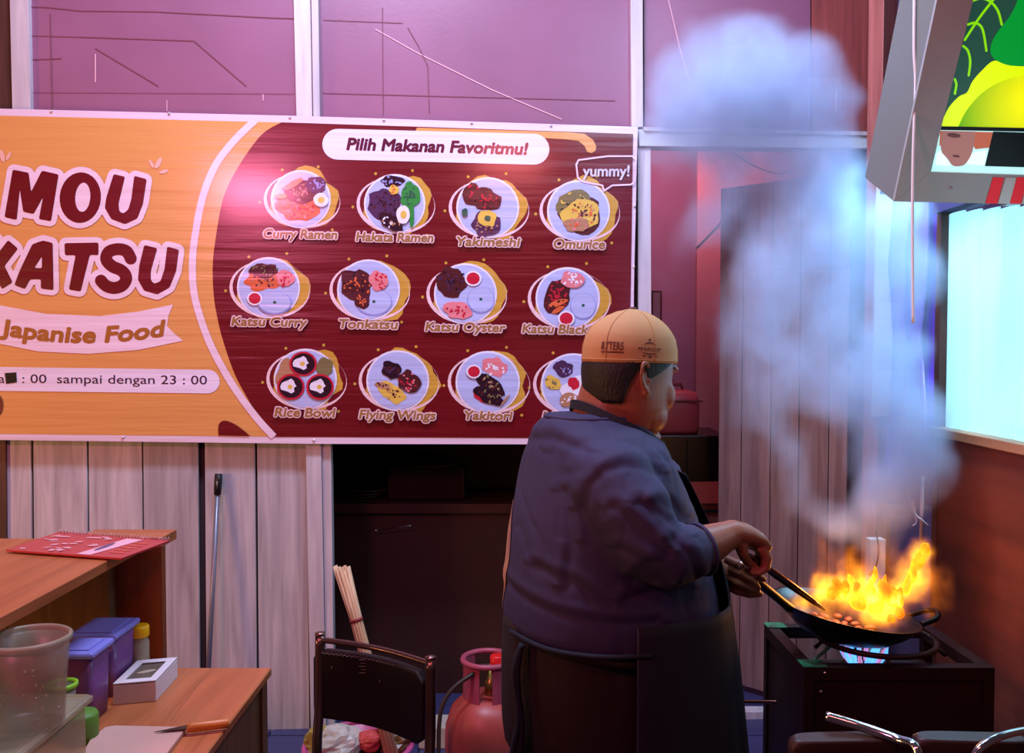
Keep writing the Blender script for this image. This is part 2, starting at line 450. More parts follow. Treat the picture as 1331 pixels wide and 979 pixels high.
mx_ = nt.nodes.new('ShaderNodeVectorMath'); mx_.operation = 'SCALE'; nt.links.new(hs_.outputs[0], mx_.inputs[0]); nt.links.new(m_.outputs[0], mx_.inputs['Scale']); nt.links.new(mx_.outputs[0], nt.nodes['Principled BSDF'].inputs['Base Color'])
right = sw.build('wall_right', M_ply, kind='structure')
sill = MB(); sill.bbox((XR - .03, 1.0, zt), (XR + .05, y0 + .01, zt + .025))
sill.build('trim_2', wood('sill_wood', '#c09468', '#8f6238', 'y', .5), kind='structure', bevel=.002)
# bright translucent wall sheets above the sill
M_sheet = glow('backlit_white_sheet', '#9adfea', 1.02)
zb = zt + .025
sheets = thing('window_1', (XR + .02, 1.9, zb), kind='structure')
yy = y0
k = 0
while yy > 1.35:
    wd = .085
    s_ = MB(); ztop = 1.90 - (y0 - yy) * .1
    # corrugated strip
    n = 6; fr = []; bk = []
    for i in range(n + 1):
        y = yy - wd * i / n; dx = .006 * sin(pi * i / n)
        fr.append(V((XR + .018 - dx, y, zb))); bk.append(V((XR + .024 - dx, y, zb)))
    s_.prism(fr + bk[::-1], (0, 0, ztop - zb))
    s_.build('panel', M_sheet, sheets)
    yy -= wd + .003; k += 1
dk = MB(); dk.bbox((XR - .02, 1.2, 1.905), (XR + .05, y0 + .02, 1.99))
dk.build('trim_3', mat('dark_violet_band', '#2e1c48', .7), kind='structure')
# ply upright at the far end of the right wall
ue = MB(); ue.bbox((XR - .004, y0, 0), (XR + .045, y0 + .03, 1.95)); ue.build('trim_4', M_darkwood, kind='structure')

# violet curtain in the corner behind the smoke
cu = MB(); n = 60
a = P(1160, 270, 3.0); b_ = P(1236, 270, 2.95)
top = []; 
for i in range(n + 1):
    t = i / n; p = a.lerp(b_, t); top.append(p + V((0, .022 * sin(t * 22) + .01 * sin(t * 9), 0)))
rings = [[V((p.x, p.y * 1 + .0, z)) + V((.012 * sin(z * 9 + p.x * 30), 0, 0)) for p in top] for z in [2.02, 1.8, 1.55, 1.3, 1.1, .98]]
cu.loft(rings, 0, False, True, False)
co = cu.build('curtain', mat('violet_cloth', '#7a4fd0', .8, var=.25, vscale=5), label='violet curtain hanging in the corner beside the bright sheets', cat='curtain')
so = co.modifiers.new('s', 'SOLIDIFY'); so.thickness = .003
rod = MB(); rod.tube([a + V((-.04, 0, .0)) + V((0, 0, 0)), b_ + V((.05, 0, 0))], .008)
for v in rod.v: v.z = v.z - a.z + 2.03 if False else v.z
rd = rod.build('curtain_rod', M_black, None, 'dark rod carrying the violet curtain', 'rod')
rd.location.z = 2.022

# ------------------------------------------------------------------ open plank door
dr = thing('door_1', P(1103, 945, 3.53), kind='structure')
hing = P(1104, 300, 3.52); free = P(936, 300, 3.92)
hx = V((hing.x, hing.y, 0)); fx = V((free.x, free.y, 0)); dv = (fx - hx); dn = V((dv.y, -dv.x, 0)).normalized()
if dn.y > 0: dn = -dn
def on_door(px, py): return plane_hit(px, py, hx, dn)
cuts = [935, 965, 1003, 1040, 1079, 1104]
for a_, b2 in zip(cuts[:-1], cuts[1:]):
    p0 = on_door(a_ + .6, 400); p1 = on_door(b2 - .6, 400)
    q = MB(); zt_ = 2.21
    q.prism([V((p0.x, p0.y, .03)), V((p1.x, p1.y, .03)), V((p1.x, p1.y, zt_)), V((p0.x, p0.y, zt_))], -dn * .022)
    q.build('plank', M_door, dr, bevel=.002)
q = MB()
for z in (.35, 1.95):
    q.prism([V((hx.x, hx.y, z)), V((fx.x, fx.y, z)), V((fx.x, fx.y, z + .09)), V((hx.x, hx.y, z + .09))], -dn * .02)
for v in q.v: v -= dn * .022
q.build('batten', M_door, dr)

# ------------------------------------------------------------------ room behind
bw = MB(); bw.bbox((.5, 5.2, 0), (1.4, 5.24, 3.0)); bw.build('wall_inner', mat('pink_lilac_wall', '#b58fae', .7, var=.1, vscale=3), kind='structure')
bp_ = MB(); bp_.bbox((1.02, 4.9, 0), (1.8, 4.94, 3.0)); bp_.build('wall_inner_right', mat('pink_wall', '#d59aa0', .7), kind='structure')
bl = MB(); bl.bbox((.50, 3.62, 0), (.53, 5.2, 3.0)); bl.build('wall_inner_left', M_darkwood, kind='structure')
# dark recess left of the doorway
M_dk = mat('shaded_brown_board', '#38190f', .6, var=.4, vscale=3)  # shade of the recess is put into this dark colour
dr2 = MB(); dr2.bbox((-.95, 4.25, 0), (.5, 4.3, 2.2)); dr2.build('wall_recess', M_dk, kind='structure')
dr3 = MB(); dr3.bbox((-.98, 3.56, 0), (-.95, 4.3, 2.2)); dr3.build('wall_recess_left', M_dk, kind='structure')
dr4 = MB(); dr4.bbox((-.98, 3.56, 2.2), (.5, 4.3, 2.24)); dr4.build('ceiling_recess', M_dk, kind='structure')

def rel(o, d): return o
# counter with steamer and plates in the recess, coloured dark for its gloom
c0 = thing('counter', (-.5, 4.0, 0), 'brown counter in the recess under the banner, gloom put into its dark colour', 'counter')
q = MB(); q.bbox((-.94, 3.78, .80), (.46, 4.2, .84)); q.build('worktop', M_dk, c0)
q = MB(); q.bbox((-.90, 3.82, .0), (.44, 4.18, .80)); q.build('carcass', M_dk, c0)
M_pot = mat('dull_red_metal', '#5a2a26', .3, .7)
st = thing('steamer_pot', P(557, 660, 3.98), 'metal box steamer with a round reddish lid, its dark tone the recess gloom', 'pot')
q = MB(); p = P(557, 660, 3.98); q.box((p.x, p.y, .84 + .075), (.34, .26, .15)); q.build('pot_body', mat('shaded_metal', '#2a1612', .35, .6), st, bevel=.01)
q = MB(); q.lathe([(.165, 0), (.168, .006), (.12, .018), (.03, .026), (.0, .028)], (p.x, p.y, .99), 32); q.build('pot_lid', M_pot, st)
for i in range(3):
    pp = P(470 + i * 4, 655, 3.95)
    q = MB(); q.lathe([(.05, 0), (.10, .012), (.105, .016), (.05, .006), (0, .004)], (pp.x + .005 * i, pp.y, .84 + i * .014), 28)
    q.build('plate', mat('glazed_shaded_plate', '#4a352c', .2), None, ['shallow glazed plate at the bottom of the small stack in the dark recess', 'middle plate of the small stack in the dark recess', 'topmost plate of the small stack in the dark recess'][i], 'plate', 'stacked plates in the recess')
q = MB(); a = P(489, 690, 3.775); b = P(535, 683, 3.76); q.tube([a, a.lerp(b, .8), b], [.002, .002, .003], 6)
for v in q.v: pass
q.ell(a, (.010, .003, .006)); q.build('hanging_spoon', mat('steel', '#a8a0a0', .25, 1), None, 'thin steel spoon against the dark counter front', 'spoon')

# items in the back room seen past the chef's face
cab = thing('cabinet', P(890, 700, 4.35), 'black oven cabinet on a red stand in the back room', 'cabinet')
A = P(846, 566, 4.2); B = P(934, 566, 4.2)
q = MB(); q.bbox((A.x, 4.2, P(0, 626, 4.2).z), (B.x + .05, 4.62, A.z)); q.build('oven_body', mat('black_enamel', '#0d0808', .3), cab, bevel=.006)
q = MB(); q.bbox((A.x + .17, 4.192, P(0, 620, 4.2).z), (A.x + .175, 4.2, A.z - .02)); q.build('door_seam', M_black, cab)
q = MB(); q.bbox((P(872, 600, 4.18).x, 4.17, P(0, 654, 4.18).z), (B.x + .08, 4.62, P(0, 627, 4.18).z)); q.build('shelf_board', mat('red_board', '#b0443c', .5), cab)
q = MB(); q.bbox((P(850, 600, 4.2).x, 4.2, 0), (B.x + .08, 4.62, P(0, 655, 4.2).z)); q.build('stand', M_redwood, cab)
q = MB(); q.bbox((P(905, 600, 4.19).x, 4.185, P(0, 666, 4.19).z), (B.x + .02, 4.2, P(0, 663, 4.19).z)); q.build('drawer_gap', M_black, cab)
rc = thing('rice_cooker', P(878, 566, 4.35), 'red rice cooker with a top handle on the black oven cabinet', 'rice cooker')
a = P(840, 562, 4.3); b = P(911, 508, 4.3); zc = A.z
q = MB(); cx = (a.x + b.x) / 2; wd = (b.x - a.x)
rings = []
for z, k_ in [(zc, .92), (zc + .02, .98), (zc + .12, 1.0), (zc + .17, .97), (zc + .2, .85), (zc + .21, .6)]:
    rings.append([V((cx + wd / 2 * k_ * (abs(cos(t)) ** .5) * (1 if cos(t) > 0 else -1), 4.38 + .13 * k_ * (abs(sin(t)) ** .5) * (1 if sin(t) > 0 else -1), z)) for t in [2 * pi * j / 28 for j in range(28)]])
q.loft(rings); q.build('pot_body', mat('red_plastic', '#a84048', .35), rc)
q = MB(); q.tube([V((cx - .06, 4.38, zc + .2)), V((cx - .05, 4.38, zc + .235)), V((cx + .05, 4.38, zc + .235)), V((cx + .06, 4.38, zc + .2))], .008); q.build('handle', mat('dark_red', '#6a2028', .4), rc)
q = MB(); q.bbox((cx - wd * .49, 4.247, zc + .155), (cx + wd * .49, 4.252, zc + .163)); q.build('lid_seam', mat('dark_red2', '#5a1c22', .5), rc)
fr = thing('picture_frame', P(853, 420, 5.15), 'small dark frame on the lilac back-room wall', 'frame')
a = P(846, 378, 5.18); b = P(860, 420, 5.18)
q = MB(); q.bbox((a.x, 5.17, b.z), (b.x, 5.2, a.z)); q.build('frame_border', M_darkwood, fr)
q = MB(); q.bbox((a.x + .012, 5.166, b.z + .012), (b.x - .012, 5.17, a.z - .012)); q.build('frame_picture', mat('grey_print', '#8a7f8f', .5), fr)
# loose wires
def wire(name, pts, r, m, label, cat='cable', **k):
    q = MB(); q.tube(spline([V(p) for p in pts], 8), r, 6); return q.build(name, m, None, label, cat, **k)
M_wire = mat('dark_wire', '#3a2430', .5)
wire('cable', [P(945, 193, 3.62), P(962, 205, 3.7), P(985, 218, 3.8), P(1015, 226, 3.85), P(1040, 214, 3.75), P(1062, 193, 3.62)], .003, M_wire, 'thin dark cable drooping just below the doorway beam')
wire('cable', [P(905, 322, 4.894), P(915, 312, 4.894), P(930, 296, 4.894), P(940, 285, 4.894)], .003, M_wire, 'thin dark cable rising along the pink back-room wall')

# white cord hanging in front of the sign
wire('rope', [P(1189, -40, 2.0), P(1188, 60, 2.0), P(1190, 110, 2.0), P(1187, 200, 2.0), P(1186, 300, 2.0), P(1187, 420, 2.0)], .0035, mat('white_cord', '#e8eef0', .5), 'thin white cord hanging in front of the lit sign frame', 'cord')

# junk in the corner behind the stove: pale upright, drooping wires
q = MB(); a = P(1128, 700, 2.95); b = P(1147, 760, 2.95)
q.bbox((a.x, 2.93, 0), (b.x, 2.97, a.z)); q.build('wooden_upright', M_post, None, 'short pale upright board standing behind the flames', 'board')
wire('cable', [P(1138, 690, 2.90), P(1142, 712, 2.90), P(1139, 735, 2.90), P(1130, 748, 2.90)], .003, M_black, 'short black cable looped on the pale upright behind the flames')
q = MB(); q.tube([P(1199, 620, 2.85), P(1197, 705, 2.85)], .006, 8); 
q2 = q.build('wall_pipe', mat('grey_pipe', '#b8a8b8', .4), None, 'thin grey pipe rising in the corner behind the wok', 'pipe')
wire('cable', [P(1186, 650, 2.84), P(1190, 668, 2.84), P(1198, 676, 2.83), P(1206, 683, 2.84)], .003, mat('pale_wire', '#c0b0b8', .5), 'pale twisted wire crossing the grey pipe')
wire('cable', [P(1179, 560, 2.84), P(1182, 600, 2.84), P(1180, 640, 2.84), P(1191, 676, 2.84), P(1186, 684, 2.84)], .003, mat('pale_wire2', '#a8a0b8', .5), 'pale wire dangling left of the grey pipe')

# ------------------------------------------------------------------ banner
BO = .055
prints = {}
def pm_(name, col, rough=.24): 
    if name not in prints: prints[name] = mat('print_' + name, col, rough, wrinkle=.006, spec=.5, coat=.8)
    return prints[name]
LAY = .0010
def Lf(k): return lambda x, y: W(x, y, BO + k * LAY)
bcorn = [(-90, 139), (400, 151), (829, 165), (824, 372), (822, 578), (400, 577), (-90, 571)]
ban = thing('banner', W(400, 577, BO), 'large orange and maroon printed food banner stretched across the wall', 'banner')
q = MB(); q.prism([W(x, y, BO) for x, y in bcorn], -WN * .004); q.build('vinyl_sheet', pm_('hem', '#e6cfe0'), ban)
# orange field and maroon field
q = MB(); q.poly([[(-90, 148), (400, 160), (823, 174), (820, 372), (816, 570), (400, 568), (-90, 563)]], Lf(1)); q.build('orange_field', pm_('orange', '#dc9c58'), ban, face=WN)
mar_l = [(366, 159), (340, 175), (312, 213), (291, 255), (281, 305), (276.5, 345), (278, 385), (283, 415), (290, 443), (305, 486), (322, 518), (340, 548), (356, 568)]
mar_l = [(p.x, p.y) for p in spline([V((a, b, 0)) for a, b in mar_l], 5)]
q = MB(); q.poly([mar_l + [(400, 568), (816, 570), (820, 372), (823, 174), (400, 160)]], Lf(2)); q.build('maroon_field', pm_('maroon', '#690914', .3), ban, face=WN)
arc = spline([V((a, b, 0)) for a, b in [(332, 156), (305, 182), (280, 215), (263, 258), (253, 310), (250, 345), (252, 380), (260, 412), (273, 447), (290, 480), (310, 512), (335, 545), (356, 568)]], 5)
la = []; ra_ = []
for i, p in enumerate(arc):
    d = (arc[min(i + 1, len(arc) - 1)] - arc[max(i - 1, 0)]).normalized(); la.append((p.x - d.y * 4.6, p.y + d.x * 4.6)); ra_.append((p.x + d.y * 4.6, p.y - d.x * 4.6))
q = MB(); q.poly([la + ra_[::-1]], Lf(3)); q.build('white_arc', pm_('white', '#ecd2e2'), ban, face=WN)
q = MB(); q.poly([[(p.x, p.y) for p in spline([V((a, b, 0)) for a, b in [(284, 566), (284, 553), (290, 547), (300, 549), (312, 556), (325, 567)]], 4)]], Lf(4))
q.build('maroon_drop', pm_('maroon', '#690914'), ban, face=WN); q = MB(); q.poly([disc(-4, 527, 8, 14)], Lf(4)); q.build('maroon_drop', pm_('maroon', '#690914'), ban, face=WN)
q = MB(); q.poly([[(542, 166), (640, 169), (740, 172), (760, 174), (771, 182), (775, 190), (774, 196), (769, 199), (763, 197), (760, 190), (752, 183), (735, 181), (700, 179), (620, 177), (538, 175)]], Lf(3)); q.build('orange_swoosh', pm_('orange', '#dc9c58'), ban, face=WN)
# headline pill
def pill(x0, y0, x1, y1, r, n=14):
    out = []; a0 = math.atan2(y1 - y0, x1 - x0)
    for i in range(n + 1): a = a0 + pi / 2 + pi * i / n; out.append((x0 + r * cos(a), y0 + r * sin(a)))
    for i in range(n + 1): a = a0 - pi / 2 + pi * i / n; out.append((x1 + r * cos(a), y1 + r * sin(a)))
    return out
q = MB(); q.poly([pill(439, 187.5, 694, 194, 20)], Lf(4)); q.build('white_pill', pm_('paper', '#e9dcf2'), ban, face=WN); q = MB(); q.poly([pill(-60, 492, 270, 496, 15.5)], Lf(3)); q.build('white_pill', pm_('paper', '#e9dcf2'), ban, face=WN)
q = MB(); put_text(q, 'Pilih Makanan Favoritmu!', 451, 686, 190, 15, Lf(5), 0, .18, .028, bold=.9); q.build('headline_lettering', pm_('plum', '#5a1830'), ban, face=WN)
q = MB(); put_text(q, ': 00  sampai dengan 23 : 00', 29, 269, 493, 11.5, Lf(4), .0, 0, .008); put_text(q, 'a', -2, 6, 492, 11.5, Lf(4)); q.build('opening_hours_lettering', pm_('darkplum', '#3a1838'), ban, face=WN)
q = MB(); q.poly([[(6, 485), (21, 484), (22, 497), (8, 499)]], Lf(5)); q.build('black_tape', pm_('black', '#140a10'), ban, face=WN)
# ribbon
rb_ = [(-40, 388), (0, 397), (60, 408), (130, 411), (180, 405), (225, 396), (219, 410), (217, 424), (226, 433), (238, 443), (180, 455), (115, 460), (50, 457), (0, 447), (-40, 438)]
q = MB(); q.poly([rb_], Lf(3)); q.build('white_ribbon', pm_('white', '#ecd2e2'), ban, face=WN)
q = MB(); put_text(q, 'Japanise Food', 0, 214, 426, 20, Lf(4), 0, .12, 0, bold=1.3, curve=lambda X: 9 - ((X - 112) / 112) ** 2 * 11); q.build('ribbon_lettering', pm_('brown', '#a8682c'), ban, face=WN)
# sparkles
for c, r, a in [((197, 213), (2.2, 6), -.5), ((206, 212), (3.2, 8), .5), ((213, 223), (2.5, 6), 1.3), ((3, 203), (3, 8), -.2), ((11, 203), (2.2, 6), .5)]:
    q = MB(); q.poly([disc(c[0], c[1], r[0], r[1], 14, a)], Lf(3)); q.build('sparkle_mark', pm_('palepink', '#e8b8a8'), ban, face=WN)
# big letters traced as outlines (plan units / 3.765)
def T(l): return [(x / 3.765, 140 + y / 3.765) for x, y in l]
def sm(l, n=4):
    p = spline([V((a, b, 0)) for a, b in l] + [V((l[0][0], l[0][1], 0))], n); return [(v.x, v.y) for v in p[:-1]]
def ring(cx, cy, rx, ry, rot=.08): return disc(cx, cy, rx, ry, 30, rot)
def chaik(l, it=2):
    for _ in range(it):
        o = []
        for a, b in zip(l, l[1:] + l[:1]):
            L_ = math.hypot(b[0] - a[0], b[1] - a[1]); t = min(.25, 5 / max(L_, 1e-6))
            o += [(a[0] + (b[0] - a[0]) * t, a[1] + (b[1] - a[1]) * t), (b[0] - (b[0] - a[0]) * t, b[1] - (b[1] - a[1]) * t)]
        l = o
    return l
letters = {
 'M': [[(62, 303), (140, 318), (152, 412), (205, 308), (287, 327), (250, 556), (190, 545), (210, 438), (165, 520), (114, 510), (97, 400), (82, 550), (22, 535)]],
 'O': [ring(393, 440, 101, 124), ring(405, 438, 37, 72)],
 'U': [[(556, 325), (612, 338), (580, 470), (584, 508), (604, 518), (628, 498), (642, 450), (657, 333), (718, 350), (700, 470), (672, 542), (612, 570), (545, 545), (513, 490), (520, 440)]],
 'K': [[(-75, 640), (-10, 640), (-18, 722), (40, 648), (88, 690), (22, 775), (62, 855), (10, 888), (-28, 815), (-34, 890), (-95, 890)]],
 'A': [[(158, 668), (210, 650), (258, 662), (262, 893), (200, 885), (200, 840), (148, 840), (122, 888), (70, 868), (95, 800)], [(205, 728), (205, 786), (168, 784)]],
 'T': [[(315, 663), (482, 660), (482, 722), (440, 720), (395, 900), (337, 890), (370, 722), (318, 722)]],
 'V': [[(706, 672), (770, 688), (738, 800), (738, 845), (755, 862), (785, 850), (805, 790), (818, 680), (876, 695), (862, 800), (830, 880), (770, 914), (705, 895), (675, 840), (682, 770)]],
}
s_path = spline([V((a, b, 0)) for a, b in [(640, 738), (618, 702), (575, 692), (532, 706), (520, 742), (548, 775), (596, 798), (618, 832), (600, 868), (560, 882), (520, 872), (494, 846)]], 5)
ol = MB(); fl_ = MB(); outer = []
for k_, loops in letters.items():
    loops = [T(chaik(l) if len(l) < 28 else l) for l in loops]
    fl_.poly(loops, Lf(5)); outer.append(loops[0])
sp = T([(p.x, p.y) for p in s_path]); SR = 29 / 3.765
field_fill(fl_, 118, 310, 182, 386, .8, lambda X, Y: seg_dist(X, Y, sp) - SR, Lf(5))
def title_field(X, Y):
    D = seg_dist(X, Y, sp) - SR
    for l in outer:
        d = seg_dist(X, Y, l, True); D = np.minimum(D, np.where(inside(X, Y, l), -d, d))
    return D - 7.2
field_fill(ol, -35, 205, 250, 400, 1.2, title_field, Lf(4))
ol.build('title_outline', pm_('white', '#ecd2e2'), ban, face=WN); fl_.build('title_lettering', pm_('maroon', '#690914'), ban, face=WN)
# speech bubble
bb = [(752, 208), (790, 203), (822, 203), (826, 207), (825, 236), (820, 240), (796, 241), (785, 248), (783, 241), (757, 236), (751, 231), (749, 214)]
q = MB(); stroke(q, bb, 1.1, Lf(8), closed=True); q.build('bubble_outline', pm_('white', '#ecd2e2'), ban, face=WN)
q = MB(); put_text(q, 'yummy!', 758, 818, 222, 14, Lf(8), 0, .05, -.0, bold=.5); q.build('bubble_lettering', pm_('bubblegrey', '#d8cfe0'), ban, face=WN)

# dishes: plate picture, backing blob, caption
PC = dict(gold='#c89a3c', ring='#ecc8d0', plate='#b4bce8', rim='#e4dff0', brown='#4e1e22', dark='#2a1220', orange='#d8643a', red='#c02038', pink='#dd8088', green='#2f8a3c',
          yellow='#dcb850', white='#e8e4f4', purple='#4a2c50', tan='#b08060', olive='#7a7048', lilac='#8d90cf', dgreen='#2a5a48')
PK = list(PC); PM = [pm_('dish_' + k_, v) for k_, v in PC.items()]
def dish(idx, cx, cy, r, title, tx0, tx1, ty, blobs, th=11.5):
    rnd = random.Random(idx)
    q = MB(); fi = PK.index
    q.poly([disc(cx + 8, cy + 1, r * 1.06, r * .98, 30, .3, .14, idx)], Lf(3), fi('gold'))
    q.poly([disc(cx - 12, cy + 12, r * .72, r * .6, 20)], Lf(3.2), fi('gold'))
    # off-centre ring, thick to the lower left
    o_ = disc(cx + 1.5, cy + 2, r * 1.28, r * .92, 36, .08); i_ = disc(cx + 3.2, cy + .5, r * 1.22, r * .86, 36, .08)
    q.poly([o_, i_], Lf(4), fi('ring'))
    q.poly([disc(cx, cy, r, r * .97, 36)], Lf(5), fi('rim')); q.poly([disc(cx, cy, r * .94, r * .91, 36)], Lf(6), fi('plate'))
    for dx, dy in [(-.62, -.98), (.58, -1.08), (-1.36, .1), (1.05, 1.02)]:
        q.poly([disc(cx + dx * r, cy + dy * r, 2.0, 2.0, 8)], Lf(4), fi('gold'))
    lay = 7
    for b in blobs:
        kind, x, y, rx, ry = b[:5]; rot = b[5] if len(b) > 5 else 0
        if kind == 'egg':
            q.poly([disc(cx + x, cy + y, rx, ry, 18, rot, .04, idx)], Lf(lay), fi('white')); q.poly([disc(cx + x + .5, cy + y, rx * .45, ry * .45, 14)], Lf(lay + .6), fi('yellow'))
        elif kind == 'cup':
            q.poly([disc(cx + x, cy + y, rx, ry, 18)], Lf(lay), fi('white')); q.poly([disc(cx + x, cy + y, rx * .78, ry * .78, 16)], Lf(lay + .6), fi('red'))
        elif kind == 'bowl':
            q.poly([disc(cx + x, cy + y, rx, ry, 22)], Lf(lay), fi('red')); q.poly([disc(cx + x, cy + y, rx * .85, ry * .85, 20)], Lf(lay + .5), fi('dark'))
            q.poly([disc(cx + x - 2, cy + y - 1, rx * .55, ry * .5, 14, 0, .2, idx)], Lf(lay + .9), fi('white')); q.poly([disc(cx + x - 1, cy + y, rx * .18, ry * .18, 10)], Lf(lay + 1.3), fi('yellow'))
        elif kind == 'rice':
            q.poly([disc(cx + x, cy + y, rx, ry, 24)], Lf(lay), fi('lilac')); q.poly([disc(cx + x, cy + y - 1, rx * .94, ry * .93, 24)], Lf(lay + .5), fi('plate')); q.poly([disc(cx + x, cy + y - 1, 2.2, 2.0, 8)], Lf(lay + 1), fi('dgreen'))
        else:
            cols = kind.split('+'); n = max(1, int(rx * ry / 10))
            q.poly([disc(cx + x, cy + y, rx, ry, 22, rot, .16, idx + x)], Lf(lay), fi(cols[0]))
            if len(cols) > 1:
                for j in range(n):
                    a = rnd.uniform(0, 2 * pi); d = rnd.uniform(0, .85)
                    ex = rx * d * cos(a); ey = ry * d * sin(a)
                    q.poly([disc(cx + x + ex * cos(rot) - ey * sin(rot), cy + y + ex * sin(rot) + ey * cos(rot), rnd.uniform(1, 2.8), rnd.uniform(.8, 1.6), 7, rnd.uniform(0, 3), .2, j)], Lf(lay + .3 + .05 * (j % 12)), fi(cols[1 + j % (len(cols) - 1)]))
        lay += 1
    q.build('dish_picture', PM, ban, face=WN, label='printed picture of ' + title[1])
    q = MB(); put_text(q, title[0], tx0, tx1, ty, th, Lf(14), 0, .16, .016, bold=2.0); q.build('caption_outline', pm_('dish_ring', PC['ring']), ban, face=WN)
    q = MB(); put_text(q, title[0], tx0, tx1, ty, th, Lf(15), 0, .16, .016, bold=.55); q.build('caption_lettering', pm_('caption', '#9a7040'), ban, face=WN)
dish(1, 391, 259, 39, ('Curry Ramen', 'ramen with orange broth'), 343, 438, 304, [('orange+red+pink', -4, 12, 27, 17), ('brown+tan+pink', 4, -10, 24, 15), ('purple+lilac', 20, -18, 13, 11), ('green', -26, -4, 8, 4), ('tan', -10, -20, 15, 4, -.5), ('egg', 26, 1, 10, 9, .3)])
dish(2, 513, 265, 40, ('Hakata Ramen', 'ramen with egg and greens'), 463, 563, 308, [('purple+dark+brown', -13, 0, 22, 22), ('dark+lilac', -3, -30, 15, 7), ('yellow+orange', -1, -18, 7, 6), ('green+dgreen', 20, -10, 12, 19), ('green', 22, 16, 3, 17), ('dark+tan+white', -5, 24, 17, 9, .5), ('egg', 11, 14, 9, 12)])
dish(3, 634, 270, 41, ('Yakimeshi', 'fried rice with chicken'), 594, 676, 314, [('brown+red', -20, -17, 12, 15), ('brown+red+dark', -2, -10, 21, 14, .2), ('purple+brown+tan', -2, 22, 20, 16), ('yellow', 0, 14, 12, 11), ('dgreen', 0, 14, 4, 4), ('dgreen', -30, 6, 4, 5)])
dish(4, 752, 274, 41, ('Omurice', 'omelette rice'), 720, 786, 317, [('brown', 0, 4, 29, 27), ('olive+dark+yellow', -6, -8, 23, 20), ('yellow+tan+orange+brown', 2, 4, 24, 20), ('tan+pink+orange', -2, 18, 18, 9)], 12)
dish(5, 349, 374, 41, ('Katsu Curry', 'cutlet curry with rice'), 301, 399, 418, [('orange+brown+tan', -6, -10, 26, 13, -.1), ('brown+dark+olive', -5, -22, 20, 9), ('pink+red', 22, -12, 12, 12), ('rice', 8, 20, 22, 15), ('cup', -18, 14, 10, 9)])
dish(6, 479, 377, 41, ('Tonkatsu', 'breaded pork cutlet'), 441, 517, 421, [('rice', 7, 16, 24, 18), ('brown+dark+orange', -15, -8, 21, 20, .3), ('brown+orange', -8, 14, 10, 10), ('pink+red', 13, -12, 13, 13)])
dish(7, 605, 382, 41, ('Katsu Oyster', 'cutlet with red sauce cup'), 553, 657, 425, [('rice', 20, 8, 18, 18), ('brown+dark+purple', -18, -16, 20, 20, .6), ('pink+red', -10, 22, 18, 11, .1), ('cup', 10, -20, 11, 10)])
dish(8, 738, 388, 42, ('Katsu Black Pepper', 'sliced cutlet with sauce cup'), 679, 822, 428, [('rice', 20, 10, 17, 18), ('brown+red', -14, -2, 16, 25, .2), ('orange+brown', -13, 6, 13, 4, -.3), ('orange', -13, 15, 9, 3, -.5), ('pink+white', 6, -24, 15, 11), ('cup', -2, 26, 11, 10)])
dish(9, 397, 493, 41, ('Rice Bowl', 'three red rice bowls'), 357, 436, 536, [('tan', -24, -10, 12, 18, .6), ('olive', 24, -14, 11, 14), ('bowl', -3, -20, 18, 16), ('bowl', -19, 10, 18, 17), ('bowl', 19, 10, 18, 17)])
dish(10, 517, 495, 41, ('Flying Wings', 'chicken wings and gyoza'), 467, 566, 539, [('yellow+tan+brown', -7, 16, 20, 11, .55), ('tan+brown', -20, 6, 10, 4, .2), ('dark+purple+brown', -8, -14, 14, 11, .6), ('brown+red+pink', 14, 2, 15, 14, .6)])
dish(11, 634, 497, 42, ('Yakitori', 'grilled skewers'), 604, 666, 540, [('pink+white', 9, -20, 16, 13, .3), ('red', -10, 18, 12, 6, .7), ('dark+brown+tan+olive', 4, 5, 21, 11, .7), ('dark+brown+olive', 2, 18, 20, 9, .4), ('tan', 22, 24, 10, 1.4, -.9), ('cup', -18, -14, 10, 9)])
dish(12, 745, 500, 42, ('Mix', 'mixed snack plate'), 705, 738, 541, [('purple+brown+lilac', -12, -20, 14, 10, .3), ('yellow+olive', -26, -2, 12, 9, .6), ('white', 2, 6, 20, 14, -.8), ('red', 1, -2, 7, 8), ('tan+white', -5, 20, 12, 9)])
# rivets along the hem
RIV = mat('bright_rivet', '#f2eef4', .2, .8)
for x, y in [(67, 144.5), (220, 147.5), (377, 152.5), (499, 156), (613, 160), (716, 163.5), (825, 268), (824, 347), (408, 572.5), (160, 568.5)]:
    q = MB(); q.ell(W(x, y, BO + .002), .0055, 8); q.build('rivet', RIV, ban)
# ------------------------------------------------------------------ lit sign box, upper right
A_ = P(1162, 262, 2.10); B_ = P(1331, 265.5, 2.10); C_ = PX(1218, 0, A_.x)
sN = (B_ - A_).cross(C_ - A_).normalized()
if sN.y > 0: sN = -sN
def SG(px, py, off=0.0): return plane_hit(px, py, A_ + sN * off, sN)
def Sf(off): return lambda x, y: SG(x, y, off)
M_alu = mat('brushed_grey_frame', '#a9b6b5', .4, .1, var=.08); M_alu2 = mat('grey_green_side', '#79827c', .5, .1)
sign = thing('sign_board', A_, 'tilted backlit sign box with green fruit artwork and grey metal frame', 'sign')
def tovert(px, py): return SG(px, py)
RX, TY = 1420, -150
up = (SG(1218, 0) - SG(1162, 262)).normalized(); rt = (SG(1331, 265.5) - SG(1162, 262)).normalized()
q = MB(); q.prism([SG(1162, 262), SG(RX, 267.5), SG(RX, TY), SG(1250, TY)], -sN * .20); q.build('box_body', M_alu2, sign)
for i, quad in enumerate([[(1162, 262), (1209, 224), (1303, TY), (1250, TY)], [(1162, 262), (RX, 267.5), (RX, 231), (1209, 224)]]):
    q = MB(); q.prism([SG(*p, .010) for p in quad], -sN * .010); q.build('frame_rail', M_alu, sign, bevel=.0008)
